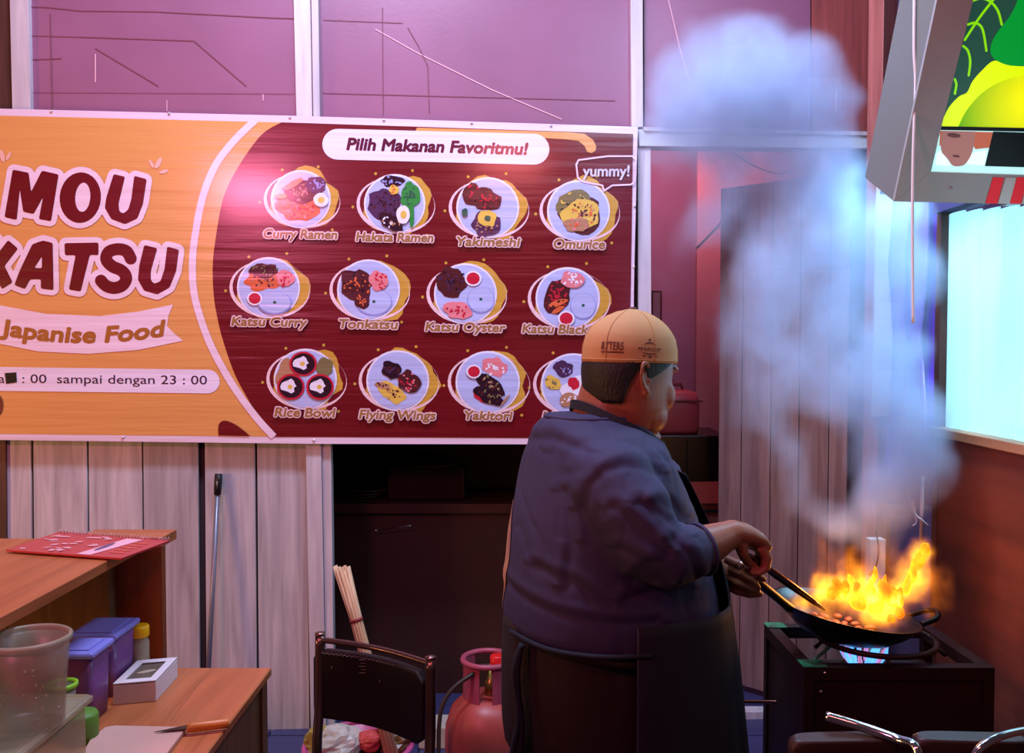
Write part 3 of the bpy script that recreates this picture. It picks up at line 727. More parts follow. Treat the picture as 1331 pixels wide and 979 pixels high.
def gp(name, col, s=1.0): return glow('lit_' + name, col, s)
GS = 1.0
q = MB(); q.poly([[(1190, 232), (RX, 236), (RX, TY), (1290, TY)]], Sf(.001)); q.build('lit_backing', gp('deepgreen', '#1f4a3c', .8), sign)
def mk(name, loops, k, m):
    q = MB(); q.poly(loops, Sf(.001 + k * .0006)); return q.build(name, m, sign)
band = spline([V((a, b, 0)) for a, b in [(1221, 168), (1232, 142), (1246, 126), (1257, 120), (1264, 106), (1276, 92), (1292, 79), (1310, 84), (1331, 86), (1380, 80)]], 6)
mk('yellow_green_arc', [[(p.x, p.y) for p in band] + [(1400, 168)]], 1, gp('lime', '#c8f000', 1.0))
cir = [(p.x, p.y) for p in spline([V((a, b, 0)) for a, b in [(1244, 168), (1256, 144), (1275, 122), (1300, 106), (1331, 97), (1380, 92)]], 6)]
# round fruit with a radial green-to-yellow print
mf = bpy.data.materials.new('lit_fruit'); mf.use_nodes = True
nt = mf.node_tree; b = nt.nodes['Principled BSDF']; g = nt.nodes.new('ShaderNodeNewGeometry')
vm = nt.nodes.new('ShaderNodeVectorMath'); vm.operation = 'DISTANCE'; cc = SG(1345, 128, .002); vm.inputs[1].default_value = cc
nt.links.new(g.outputs['Position'], vm.inputs[0]); cr = nt.nodes.new('ShaderNodeValToRGB')
mr = nt.nodes.new('ShaderNodeMapRange'); mr.inputs['From Max'].default_value = .20
nt.links.new(vm.outputs['Value'], mr.inputs[0]); nt.links.new(mr.outputs[0], cr.inputs[0])
cr.color_ramp.elements[0].color = lin('#e8f400'); cr.color_ramp.elements[0].position = .15
cr.color_ramp.elements[1].color = lin('#4aa60c'); cr.color_ramp.elements[1].position = .85
nt.links.new(cr.outputs[0], b.inputs['Emission Color']); nt.links.new(cr.outputs[0], b.inputs['Base Color']); b.inputs['Emission Strength'].default_value = .9
mk('round_fruit', [cir + [(1400, 168)]], 2, mf)
pear = spline([V((a, b, 0)) for a, b in [(1330, -60), (1325, -20), (1322, 2), (1312, 22), (1298, 40), (1289, 56), (1288, 70), (1296, 79), (1312, 85), (1331, 85), (1380, 78)]], 6)
mk('green_fruit', [[(p.x, p.y) for p in pear] + [(1400, 60), (1400, -60)]], 3, gp('fruitgreen', '#00922e', .9))
q = MB()
for pts in [[(1300, -12), (1286, 6), (1271, 26), (1254, 52)], [(1262, 2), (1275, -2), (1287, 2), (1297, 14), (1302, 32)], [(1258, 32), (1268, 30), (1277, 38), (1282, 66)],
            [(1252, 60), (1258, 66), (1261, 80), (1259, 98)], [(1241, 103), (1243, 110), (1241, 122)], [(1280, -14), (1262, 0), (1250, 20)]]:
    stroke(q, [(p.x, p.y) for p in spline([V((a, b, 0)) for a, b in pts], 5)], 1.5, Sf(.0026))
q.build('leaf_vein_lines', gp('veins', '#7fd800', .9), sign)
mk('dark_divider', [[(1221, 164), (RX, 168), (RX, 173), (1220, 169)]], 5, mat('black_band', '#101014', .5))
mk('white_strip', [[(1216, 198), (1222, 169), (RX, 173), (RX, 236), (1208, 231)]], 3, gp('mint', '#b4ecec', .85))
mk('black_patch', [[(1291, 171), (RX, 175), (RX, 220), (1280, 216)]], 6, mat('black_patch', '#0c0c10', .5))
face = [(p.x, p.y) for p in spline([V((a, b, 0)) for a, b in [(1225, 170), (1223, 184), (1224, 198), (1231, 206), (1238, 215), (1248, 216), (1256, 212), (1263, 200), (1266, 186), (1268, 171)]], 4)]
mk('orange_backdrop', [[(1222, 170), (1291, 172), (1286, 192), (1268, 194), (1262, 186), (1228, 186), (1221, 190)]], 5, gp('backdrop', '#b8603e', .6))
mk('printed_chin', [face], 6, gp('skin', '#a06f68', .6))
q = MB(); q.poly([disc(1243, 203, 5, 1.6, 12, .1)], Sf(.006)); q.poly([disc(1240, 176, 9, 3, 12, .1)], Sf(.006)); q.build('printed_mouth', gp('lip', '#5c2a2c', .5), sign)
mk('printed_collar', [[(1222, 196), (1231, 206), (1236, 216), (1216, 214), (1218, 200)]], 7, gp('white', '#d6f2f4', .9))
mk('printed_collar', [[(1256, 213), (1264, 199), (1283, 196), (1280, 215)]], 7, gp('white2', '#d6f2f4', .9))
M_redp = mat('red_stripe', '#d2142c', .5, emit='#d2142c', estr=.35); M_whp = mat('pale_stripe', '#c9e4e2', .5)
for x0, m in [(1282, M_redp), (1298, M_whp), (1313, M_redp), (1329, M_whp), (1344, M_redp)]:
    q = MB(); q.prism([SG(x0 - 1, 264.5, .0112), SG(x0 + 14, 264.8, .0112), SG(x0 + 23, 231, .0112), SG(x0 + 9, 230.5, .0112)], sN * .0006); q.build('frame_stripe', m, sign)
q = MB(); q.ell(SG(1236, 244, .011), (.004, .002, .004), 8); q.build('screw', M_alu, sign)
# steel brackets holding the sign to the side wall
q = MB(); q.bbox((1.262, 2.02, 1.80), (1.285, 2.06, 1.905)); q.bbox((1.262, 2.02, 1.88), (1.285, 2.3, 1.905)); q.build('bracket', M_alu2, sign)

# ------------------------------------------------------------------ counter shelf and table on the left
M_shelf = wood('orange_brown_board', '#b3673a', '#8c4a26', 'x', .4); M_shelfy = wood('orange_brown_board_y', '#b3673a', '#94502a', 'y', .4)
M_shelfz = wood('orange_brown_board_z', '#9c4f26', '#7a3a1c', 'z', .45); M_brz = wood('brown_board_z', '#7e5636', '#5e3d24', 'z', .5)
M_edge = mat('pale_board_edge', '#a5713e', .5, var=.2, vscale=20)
TZ = .75
tb = thing('wooden_table', (-1.1, 1.6, 0), 'low orange-brown wooden table holding tubs, boxes and a cutting board', 'table')
q = MB(); q.bbox((-1.9, .75, TZ - .018), (-.575, 2.09, TZ)); q.build('tabletop', M_shelfy, tb, bevel=.002)
q = MB(); q.bbox((-.60, .8, .05), (-.588, 2.03, TZ - .019)); q.build('side_panel', M_brz, tb)
for x in (-1.85, -.62):
    for y in (.8, 2.03):
        q = MB(); q.bbox((x, y, 0), (x + .04, y + .04, TZ - .018)); q.build('leg', M_brz, tb)
q = MB(); q.bbox((-.579, .76, TZ - .0005), (-.577, 2.085, TZ + .0005)); q.build('edge_strip', M_edge, tb)
q = MB(); q.tube([PZ(221, 938, TZ) , PZ(262, 884, TZ)], .0006, 4); q.build('board_seam', M_brz, tb)
sh = thing('counter_shelf', (-1.25, 1.8, TZ), 'raised orange-brown wooden counter shelf standing on the table by the wall', 'shelf')
SZ = 1.055
q = MB(); q.bbox((-1.9, .9, SZ - .022), (-.875, 2.12, SZ)); q.build('shelf_board', M_shelfy, sh, bevel=.0015)
q = MB(); q.bbox((-1.05, 2.12, SZ - .022), (-.845, 2.215, SZ + .002)); q.build('back_board', M_shelf, sh, bevel=.0015)
q = MB(); q.bbox((-.965, 2.125, TZ), (-.848, 2.15, SZ - .022)); q.build('end_panel', M_shelfz, sh, bevel=.001)
q = MB(); q.bbox((-.978, 2.085, TZ), (-.958, 2.12, SZ - .022)); q.build('corner_strut', M_brz, sh)
for i in range(4):
    q = MB(); q.bbox((-1.9 + i * .232, 2.09, TZ), (-1.9 + i * .232 + .23, 2.11, SZ - .022)); q.build('back_plank', M_brz, sh)
q = MB(); q.bbox((-1.9, .9, TZ), (-1.88, .93, SZ - .022)); q.build('support_post', M_brz, sh)
# spiral-bound menu lying on the shelf
mz = SZ + .004
mc = [PZ(8, 717, mz), PZ(158, 728, mz), PZ(220, 705, mz), PZ(75, 694, mz)]
mn = thing('menu_book', mc[0].lerp(mc[2], .5), 'red spiral-bound menu lying open on the raised wooden shelf', 'menu')
def MN(u, v, k=0): return mc[0].lerp(mc[1], u).lerp(mc[3].lerp(mc[2], u), v) + V((0, 0, k))
q = MB(); q.prism([MN(0, 0), MN(1, 0), MN(1, 1), MN(0, 1)], V((0, 0, .004))); q.build('menu_pages', mat('menu_red', '#b02f38', .25), mn)
q = MB()
for i in range(34): q.tube([MN((i + .5) / 34, 1.0, .001), MN((i + .5) / 34, .975, .008), MN((i + .5) / 34, 1.03, .010), MN((i + .5) / 34, 1.03, .0)], .0012, 5)
q.build('spiral_binding', mat('pink_wire', '#e2a8ac', .3, .5), mn, kind='stuff')
q = MB(); q.add([MN(.60, .04, .0046), MN(.72, .04, .0046), MN(.80, .93, .0046), MN(.66, .93, .0046)], [(0, 1, 2, 3)]); q.build('title_strip', mat('menu_pink', '#eab6c2', .3), mn)
q = MB(); q.poly([disc(0, 0, .024, .22, 14, .02)], lambda x, y: MN(.665 + x, .45 + y, .0052)); q.build('title_marks', mat('menu_blue', '#5a4a72', .4), mn)
rnd = random.Random(3); q = MB()
for i in range(26):
    u = rnd.uniform(.06, .56); v = rnd.uniform(.1, .9); q.poly([disc(0, 0, rnd.uniform(.01, .035), rnd.uniform(.02, .07), 9, rnd.uniform(0, 3), .2, i)], lambda x, y: MN(u + x, v + y, .0048 + i * 3e-5))
q.build('dish_prints', mat('menu_pale', '#e0a0a4', .4), mn, kind='stuff')
q = MB()
for i in range(5): q.add([MN(.80 + .0 * i, .2 + i * .13, .0047), MN(.92, .2 + i * .13, .0047), MN(.92, .24 + i * .13, .0047), MN(.80, .24 + i * .13, .0047)], [(0, 1, 2, 3)])
q.build('text_lines', mat('menu_orange', '#d05a40', .4), mn, kind='stuff')

# clear plastic things: cloudy polypropylene
def cloudy(name, col, alpha, rough=.35):
    return mat(name, col, rough, alpha=alpha, trans=.0, var=.12, vscale=14, spec=.6)
M_clear = cloudy('cloudy_plastic', '#a89c84', .42); M_clear2 = cloudy('cloudy_box_plastic', '#b8ab8c', .5)
# flat clear box with lid
lz = .868
bx = thing('plastic_box', (-1.0, 1.45, TZ), 'wide cloudy plastic food box with lid under the round tub', 'container')
q = MB(); x0, x1, ya, yb = -1.25, -.792, 1.22, 1.63
q.prism([(x0, ya, TZ + .001), (x1, ya, TZ + .001), (x1, yb, TZ + .001), (x0, yb, TZ + .001)], (0, 0, lz - TZ - .016)); q.build('box_body', M_clear2, bx, bevel=.012)
q = MB(); q.bbox((x0 - .008, ya - .008, lz - .014), (x1 + .008, yb + .008, lz - .002)); q.build('box_lid', M_clear2, bx, bevel=.004)
q = MB(); q.tube([V((x0, ya, lz - .002)), V((x1, ya, lz - .002)), V((x1, yb, lz - .002)), V((x0, yb, lz - .002)), V((x0, ya, lz - .002))], .0035, 6); q.build('lid_rim', M_clear2, bx)
# round tub on the lid
tc = P(38, 900, 1.50); tx, ty = tc.x, 1.50
tbk = thing('round_tub', (tx, ty, lz), 'tall round cloudy plastic tub standing on the flat box', 'tub')
q = MB(); q.lathe([(.052, 0), (.055, .004), (.059, .08), (.065, .15), (.0625, .15), (.0565, .08), (.0525, .006), (.01, .006)], (tx, ty, lz), 40); q.build('tub_wall', M_clear, tbk)
q = MB(); q.lathe([(.064, .142), (.069, .146), (.0695, .153), (.065, .156), (.062, .152), (.062, .146)], (tx, ty, lz), 40, caps=False); q.build('tub_rim', M_clear2, tbk)
q = MB()
for i in range(40):
    a = rnd.uniform(-2.4, -.6); z = rnd.uniform(.02, .12); r = .0525 + z * .08
    q.ell((tx + r * cos(a), ty + r * sin(a), lz + z), (rnd.uniform(.001, .003),) * 3, 6)
q.build('water_drops', M_clear2, tbk, kind='stuff')
# purple canisters
M_pl = mat('violet_plastic', '#7a4a84', .3, alpha=.93); M_lid = mat('lilac_lid', '#8583d4', .3)
def canister(pxl, pxr, Y, ztop, dep, label, pil):
    a = P(pxl, 900, Y).x; b = P(pxr, 900, Y).x; cx = (a + b) / 2; w_ = (b - a)
    t = thing('storage_canister', (cx, Y + dep / 2, TZ), label, 'container', 'purple lidded canisters')
    q = MB(); n = 8
    rg = []
    for z, k_ in [(TZ + .001, .86), (TZ + .05, .9), (ztop - .014, .95)]:
        rr = []
        for j in range(32):
            t_ = 2 * pi * j / 32; c_, s_ = cos(t_), sin(t_)
            rr.append(V((cx + w_ / 2 * k_ * abs(c_) ** .35 * (1 if c_ > 0 else -1), Y + dep / 2 + dep / 2 * k_ * abs(s_) ** .35 * (1 if s_ > 0 else -1), z)))
        rg.append(rr)
    q.loft(rg); q.build('canister_body', M_pl, t)
    q = MB(); q.bbox((a - .004, Y - .004, ztop - .014), (b + .004, Y + dep + .004, ztop)); q.build('canister_lid', M_lid, t, bevel=.006)
    q = MB(); q.bbox((a + .012, Y + .012, ztop), (b - .012, Y + dep - .012, ztop + .003)); q.build('lid_panel', M_lid, t, bevel=.0015)
canister(90, 150, 1.90, .892, .125, 'larger purple canister with a lilac lid, nearer the shelf back', 0)
canister(72, 120, 1.765, .900, .095, 'smaller purple canister with a lilac lid, in front of the larger one', 0)
# jar with yellow cap
jp = P(182, 860, 2.03)
j = thing('spice_jar', (jp.x, 2.03, TZ), 'small clear jar with a bright yellow screw cap', 'jar')
q = MB(); q.lathe([(.019, 0), (.021, .004), (.021, .082), (.017, .092), (.017, .1)], (jp.x, 2.03, TZ), 24); q.build('jar_body', cloudy('jar_plastic', '#b8a88c', .8), j)
q = MB(); q.lathe([(.0205, .096), (.0215, .098), (.0215, .118), (.0195, .122)], (jp.x, 2.03, TZ), 24); q.build('jar_cap', mat('yellow_cap', '#f0b400', .35), j)
# green rimmed cup and green lid behind the tub
gp_ = P(80, 880, 1.72)
g = thing('plastic_cup', (gp_.x, 1.72, TZ), 'cloudy cup with a lime green rim behind the round tub', 'cup')
q = MB(); q.lathe([(.020, 0), (.026, .1), (.0245, .1), (.0185, .004)], (gp_.x, 1.72, TZ), 24); q.build('cup_wall', cloudy('cup_plastic', '#8d8a78', .8), g)
q = MB(); q.lathe([(.026, .096), (.030, .098), (.030, .106), (.025, .107), (.0245, .098)], (gp_.x, 1.72, TZ), 24, caps=False); q.build('cup_rim', mat('lime_plastic', '#8fc832', .35), g)
gp2 = P(106, 893, 1.70)
q = MB(); q.lathe([(.027, 0), (.030, .004), (.030, .05), (.027, .056), (.0, .056)], (gp2.x, 1.70, TZ), 24); q.build('green_pot', mat('moss_green_plastic', '#5c8a2e', .5, bump=.001, bscale=200), None, 'small moss green lidded pot between flat box and purple canister', 'pot')
# white cake box with window
wb = thing('pastry_box', PZ(187, 890, TZ), 'small white card box with a clear window in its lid', 'box')
k0 = PZ(147, 917, TZ); k1 = PZ(203, 912, TZ); k2 = PZ(231, 880, TZ); k3 = k0 + (k2 - k1)
hh = V((0, 0, .042)); M_card = mat('white_card', '#dccfd0', .6)
q = MB(); q.prism([k0, k1, k2, k3], hh); q.build('card_body', M_card, wb, bevel=.0015)
def KB(u, v, z): return k0.lerp(k1, u).lerp(k3.lerp(k2, u), v) + V((0, 0, z))
q = MB(); q.poly([[(0, 0), (1, 0), (1, 1), (0, 1)], [(.2, .15), (.2, .85), (.8, .85), (.8, .15)]], lambda x, y: KB(x, y, .0445)); so = q.build('window_card', M_card, wb)
sm_ = so.modifiers.new('s', 'SOLIDIFY'); sm_.thickness = .002; sm_.offset = 1
q = MB(); q.add([KB(.2, .15, .0428), KB(.8, .15, .0428), KB(.8, .85, .0428), KB(.2, .85, .0428)], [(0, 1, 2, 3)]); q.build('window_film', mat('dark_window', '#6a5a4e', .1), wb)
q = MB(); q.ell(KB(.5, .5, .0432), (.022, .008, .0012), 12, Matrix.Rotation(.6, 3, 'Z')); q.build('pastry', mat('pale_pastry', '#b09a80', .6), wb)
# cutting board and knife
cb = [PZ(118, 966, TZ), PZ(105, 990, TZ), PZ(100, 1010, TZ), PZ(200, 1010, TZ), PZ(222, 979, TZ), PZ(240, 955, TZ), PZ(243, 951, TZ), PZ(150, 949, TZ), PZ(137, 951, TZ)]
q = MB(); q.prism(cb, V((0, 0, .010))); q.build('cutting_board', mat('pale_pink_board', '#d0a392', .5, var=.1), None, 'pale pink rectangular cutting board at the front of the table', 'cutting board', bevel=.002)
kn = thing('knife', PZ(265, 945, TZ), 'kitchen knife with an orange wooden handle beside the cutting board', 'knife')
a = PZ(243, 947, TZ + .014); b = PZ(298, 940, TZ + .014)
q = MB(); q.tube([a, a.lerp(b, .1), a.lerp(b, .5), b.lerp(a, .04), b], [(.008, .006), (.0095, .008), (.0095, .008), (.0095, .008), (.0085, .007)], 12); q.build('knife_handle', wood('orange_handle', '#e08a3c', '#c06c28', 'x', .35), kn)
c = PZ(200, 953, TZ + .0125); d_ = (a - c).normalized()
q = MB(); q.prism([c + V((0, .002, 0)), a + V((0, -.004, 0)), a + V((0, .016, 0)), c + V((.02, .014, 0))], V((0, 0, .0015))); q.build('knife_blade', mat('dark_steel', '#4a4038', .3, .8), kn)
for t_ in (.3, .7):
    q = MB(); q.ell(a.lerp(b, t_) + V((0, 0, .0075)), (.0018, .0018, .001), 8); q.build('handle_rivet', M_edge, kn)

# mop pole against the planks
mp_ = thing('mop_pole', W(268, 955, .05), 'grey mop pole with a black grip leaning on the planks', 'pole')
a = W(284, 618, .022); b = W(266, 958, .14); b.z = .01
q = MB(); q.tube([a, b], .0095, 12); q.build('shaft', mat('grey_painted_tube', '#7c7c88', .35, .4), mp_)
d = (b - a).normalized(); q = MB(); q.tube([a - d * .006, a + d * .02, a + d * .075], [(.014, .014), (.0155, .0155), (.0135, .0135)], 12); q.build('grip', mat('black_rubber', '#1c1616', .5), mp_)
q = MB(); q.tube([a + V((0, -.018, -.02)), a + V((0, -.018, -.05))], .003, 8); q.build('hanging_slot', mat('silver_plug', '#8c8480', .3, .8), mp_)
q = MB(); q.tube([b + V((-.1, 0, .012)), b + V((.1, 0, .012))], .012, 8); q.build('mop_head', mat('grey_mop', '#6a6468', .8), mp_)

# ------------------------------------------------------------------ chair in front
M_chr = mat('smoky_chrome', '#8a6a60', .22, .9); M_vin = mat('black_vinyl', '#1a120e', .45, bump=.0008, bscale=220)
def chair(lp, rp, pad, label, vin, chrome, seat=True, rail_bow=.02, feet=None, name='metal_chair'):
    """lp, rp: tops of the two back posts; seat lies on the -Y side"""
    ax = (rp - lp).normalized(); ax.z = 0; ax.normalize(); nrm = V((ax.y, -ax.x, 0)); sd = V((-.10, -.99, 0))   # towards camera
    t = thing(name, V(((lp.x + rp.x) / 2, (lp.y + rp.y) / 2 + nrm.y * .2, 0)), label, 'chair', None)
    for p in (lp, rp):
        q = MB(); q.tube(spline([p, V((p.x, p.y, .62)) + sd * .01, V((p.x, p.y, .45)) + sd * .03, V((p.x, p.y, .0)) - sd * .05], 5), .0125, 12); q.build('rear_leg', chrome, t)
        q = MB(); f = V((p.x, p.y, .44)) + sd * .36; q.tube([f - sd * .33, f, f + sd * .02 - V((0, 0, .03)), V((f.x, f.y, 0)) + sd * .03], .0125, 12); q.build('front_leg', chrome, t)
        q = MB(); q.lathe([(.0128, 0), (.0135, .002), (.0128, .006), (.004, .008)], p, 12); q.build('post_cap', M_chr, t)
    a = lp - V((0, 0, .012)); b = rp - V((0, 0, .012)); q = MB()
    q.tube(spline([a, a.lerp(b, .25) - nrm * rail_bow * .7, a.lerp(b, .5) - nrm * rail_bow, a.lerp(b, .75) - nrm * rail_bow * .7, b], 5), .0075, 10); q.build('top_rail', chrome, t)
    z1, z0, o0, o1 = pad
    q = MB(); n = 14; rings = []
    for i in range(n + 1):
        s_ = i / n; p = lp.lerp(rp, o0 + (o1 - o0) * s_); bow = -nrm * .03 * sin(pi * s_) - nrm * .0
        zt_ = z1; zb_ = z0
        cut = .02 * max(0, 1 - min(s_, 1 - s_) * 14)
        rings.append([V((p.x, p.y, zb_ + cut)) + bow + nrm * .014, V((p.x, p.y, zt_ - cut)) + bow + nrm * .014, V((p.x, p.y, zt_ - cut)) + bow - nrm * .012, V((p.x, p.y, zb_ + cut)) + bow - nrm * .012])
    q.loft(rings, smooth=False); q.build('back_pad', vin, t, bevel=.006)
    sc_ = (lp + rp) / 2; sc_.z = .455
    q = MB(); w2 = (rp - lp).length / 2 - .004
    q.prism([sc_ - ax * w2 + sd * .04, sc_ + ax * w2 + sd * .04, sc_ + ax * w2 + sd * .38, sc_ - ax * w2 + sd * .38], V((0, 0, .035))); q.build('seat', vin, t, bevel=.012)
    return t
lp = P(416, 826, 2.20); rp = P(560, 856, 2.03); rp.z = lp.z = (lp.z + rp.z) / 2
ch = chair(lp, rp, (lp.z - .035, lp.z - .21, -.04, .96), 'black padded chair with brown chrome posts beside the gas cylinder', M_vin, M_chr)
q = MB()
for i in range(36):
    s_ = .05 + .62 * i / 35; p = lp.lerp(rp, s_); nn = V(((rp - lp).y, -(rp - lp).x, 0)).normalized()
    p = p - nn * .03 * sin(pi * s_) + nn * .015; q.ell((p.x, p.y, lp.z - .04 - .002 * (i % 2)), (.0022, .0012, .0012), 5)
q.build('worn_piping', mat('worn_edge', '#8a7468', .6), ch, kind='stuff')
q = MB()
for s_, dz in [(.12, .075), (.52, .09), (.60, .1)]:
    p = lp.lerp(rp, s_) + nn * (.0145 - .03 * sin(pi * s_)); q.ell((p.x, p.y, lp.z - dz), (.002, .0008, .004), 6)
for i in range(5):
    p = lp.lerp(rp, .38) + nn * (.0145 - .028); q.ell((p.x + .004 * (i % 2), p.y, lp.z - .045 - i * .008), (.014, .0008, .0012), 6)
q.build('scuff_marks', mat('scuff', '#6a5648', .7), ch, kind='stuff')
M_br = mat('brown_vinyl', '#2e160e', .45); M_brt = mat('bright_chrome', '#c4c8c8', .15, 1)
def seat_chair(cx, cy, z, a, label, tubep, r=.012):
    t = thing('metal_chair', (cx, cy, 0), label, 'chair')
    rot = Matrix.Rotation(a, 3, 'Z')
    def LP(x, y, zz): return V((cx, cy, 0)) + rot @ V((x, y, zz))
    q = MB(); rg = []
    for zz, k_ in [(z - .05, .94), (z - .015, 1.0), (z - .004, .97), (z, .88)]:
        rg.append([LP(.085 * k_ * abs(cos(u)) ** .4 * (1 if cos(u) > 0 else -1), .018 * k_ * abs(sin(u)) ** .6 * (1 if sin(u) > 0 else -1), zz) for u in [2 * pi * i / 28 for i in range(28)]])
    rg.insert(0, [p - V((0, 0, .15)) for p in rg[0]])
    q.loft(rg); q.build('back_pad', M_br, t)
    q = MB(); q.tube(spline(tubep, 6), r, 12); q.build('back_tube', M_brt, t, label='bright chrome tube')
    for x in (-.07, .07):
        q = MB(); q.tube([LP(x, .03, z - .07), LP(x, .035, .45), LP(x, .05, 0)], .011, 10); q.build('rear_leg', M_chr, t)
        q = MB(); q.tube([LP(x * .9, -.28, .45), LP(x * .9, -.29, 0)], .011, 10); q.build('front_leg', M_chr, t)
    q = MB(); q.prism([LP(-.075, -.30, .44), LP(.075, -.30, .44), LP(.075, .0, .44), LP(-.075, .0, .44)], V((0, 0, .035))); q.build('seat', M_br, t, bevel=.01)
    return t
c1 = P(1098, 957, 1.30)
seat_chair(c1.x, 1.30, c1.z, .05, 'brown chair back with a slanting bright chrome bar before the stove', [P(1073, 931, 1.33), P(1120, 945, 1.31), P(1165, 961, 1.28), P(1192, 975, 1.25), P(1192, 1030, 1.24)], .0072)
c2 = P(1262, 957, 1.28)
seat_chair(c2.x, 1.28, c2.z, -.05, 'brown chair back with a curved chrome tube in the right corner', [P(1262, 1040, 1.22), P(1266, 985, 1.22), P(1290, 962, 1.23), P(1331, 950, 1.25), P(1370, 950, 1.26)], .0055)

# ------------------------------------------------------------------ pink basin of rubbish with a bundle of sticks
bc = P(466, 962, 2.66); BZ = .30
bc.x += .0
bs = thing('plastic_basin', (bc.x, 2.66, 0), 'round pink plastic basin full of rubbish behind the black chair', 'basin')
M_pk = mat('pink_plastic', '#c04a7c', .3)
q = MB(); q.lathe([(.11, 0), (.12, .004), (.155, BZ), (.150, BZ), (.115, .012), (.01, .012)], (bc.x, 2.66, 0), 36); q.build('basin_wall', M_pk, bs)
q = MB(); q.tube([V((bc.x + .163 * cos(t_), 2.66 + .163 * sin(t_), BZ + .002)) for t_ in [2 * pi * i / 40 for i in range(41)]], .008, 8); q.build('basin_rim', M_pk, bs)
trc = [('white crumpled plastic bag lying in the pink basin', (-.05, -.02, .32), (.075, .06, .045), '#b8b4a4', 'plastic_bag', 'bag'), ('yellowish crumpled wrapper at the left of the pink basin', (-.12, .0, .31), (.04, .05, .05), '#a08a3c', 'food_wrapper', 'wrapper'),
       ('red and white torn wrapper in the middle of the basin', (.04, -.03, .33), (.04, .04, .03), '#b84a44', 'food_wrapper', 'wrapper'), ('brown paper scrap at the right of the basin', (.10, .02, .31), (.06, .06, .035), '#6a4422', 'paper_scrap', 'paper'),
       ('dark rubbish bag filling the bottom of the pink basin', (.0, .0, .20), (.125, .125, .11), '#3a2418', 'rubbish_bag', 'bag')]
for lb, c, r_, col, nm, ct in trc:
    q = MB(); q.ell((bc.x + c[0], 2.66 + c[1], c[2]), r_, 22)
    for v in q.v:
        n_ = noise.noise(v * 30) * .35 + noise.noise(v * 70) * .15; cc_ = V((bc.x + c[0], 2.66 + c[1], c[2])); v += (v - cc_) * n_
    q.sm = [False] * len(q.sm); q.build(nm, mat(nm + col[1:], col, .35), None, lb, ct)
bd = thing('stick_bundle', P(487, 900, 2.62), 'bundle of pale wooden sticks tied with a red band, standing in the basin', 'sticks')
tp = P(444, 738, 2.72); bt = P(510, 985, 2.60); tie = P(463, 806, 2.69)
M_stick = wood('pale_stick', '#d8b48c', '#b88c60', 'z', .6)
for i in range(15):
    a = 2 * pi * i / 12 if i < 12 else 2 * pi * (i - 12) / 3 + .4; r_ = 1 if i < 12 else .42
    o1 = V((cos(a) * .023 * r_, sin(a) * .018 * r_, rnd.uniform(-.008, .012))); o2 = V((cos(a) * .015 * r_, sin(a) * .015 * r_, 0))
    q = MB(); q.tube([tp + o1, tie + o2 * 1.0, bt + o2 * 1.15], [.0052, .0048, .0048], 7); q.build('wooden_stick', M_stick, bd)
q = MB(); ddr = (bt - tp).normalized(); q.tube([tie - ddr * .004, tie + ddr * .006], .021, 16); q.build('band', mat('red_band', '#8a3028', .6), bd)

# gas cylinder with hose
gc = P(634, 930, 3.0)
gs = thing('gas_cylinder', (gc.x, 3.0, 0), 'faded red gas cylinder with collar and red regulator beside the chef', 'gas cylinder')
M_gas = mat('faded_red_paint', '#b0463c', .4, var=.25, vscale=9); M_gp = mat('pinkish_paint', '#a8485a', .4)
gx = gc.x; GT = .36
q = MB(); q.lathe([(.10, 0), (.10, .02), (.13, .03), (.145, .06), (.148, .16), (.145, .22), (.125, .28), (.09, .315), (.04, .33), (.0, .333)], (gx, 3.0, 0), 40); q.build('tank', M_gas, gs)
q = MB(); r_ = .085
for a0, a1, m_ in [(2.2, 4.4, 0), (-1.35, 1.1, 0)]:
    rg = []
    for i in range(13):
        a = a0 + (a1 - a0) * i / 12; c_, s_ = cos(a), sin(a)
        rg.append([V((gx + r_ * c_, 3 + r_ * s_, .30)), V((gx + r_ * c_, 3 + r_ * s_, .44)), V((gx + (r_ - .006) * c_, 3 + (r_ - .006) * s_, .44)), V((gx + (r_ - .006) * c_, 3 + (r_ - .006) * s_, .30))])
    q.loft(rg, smooth=False)
q.build('collar', M_gp, gs, kind='stuff')
q = MB(); q.tube([V((gx + r_ * cos(t_), 3 + r_ * sin(t_), .445)) for t_ in [2 * pi * i / 32 for i in range(33)]], .010, 8); q.build('collar_ring', M_gp, gs)
vx = P(646, 870, 2.98)
q = MB(); q.lathe([(.02, 0), (.02, .05), (.012, .055), (.012, .09)], (gx + .01, 2.98, .33), 16); q.build('valve', mat('brass', '#a08040', .3, .8), gs)
rg_ = thing('x', (0, 0, 0)); bpy.data.objects.remove(rg_)
q = MB(); q.lathe([(.022, 0), (.024, .01), (.024, .055), (.02, .06)], (vx.x, 2.98, P(0, 874, 2.98).z), 18); q.build('regulator_knob', mat('bright_red', '#e02020', .35), gs, label='bright red regulator knob')
q = MB(); q.tube([V((vx.x - .055, 2.98, .425)), V((vx.x + .03, 2.98, .425))], .013, 10); q.build('regulator', mat('grey_metal', '#8c7c74', .3, .9), gs)
wire('gas_hose', [V((vx.x - .05, 2.975, .425)), P(615, 876, 2.93), P(590, 894, 2.90), P(576, 915, 2.88), P(571, 940, 2.87), P(570, 985, 2.85)], .008, mat('dark_hose', '#33241c', .5), 'dark rubber hose arching from the cylinder regulator to the floor', 'hose')
q = MB(); a = P(545, 965, 3.3); b = P(582, 958, 3.3); q.bbox((a.x, 3.28, 0), (b.x, 3.40, .085)); q.build('foam_block', mat('pale_foam', '#b8b0a0', .7, var=.2), None, 'pale foam block on the floor left of the gas cylinder', 'block', bevel=.006)

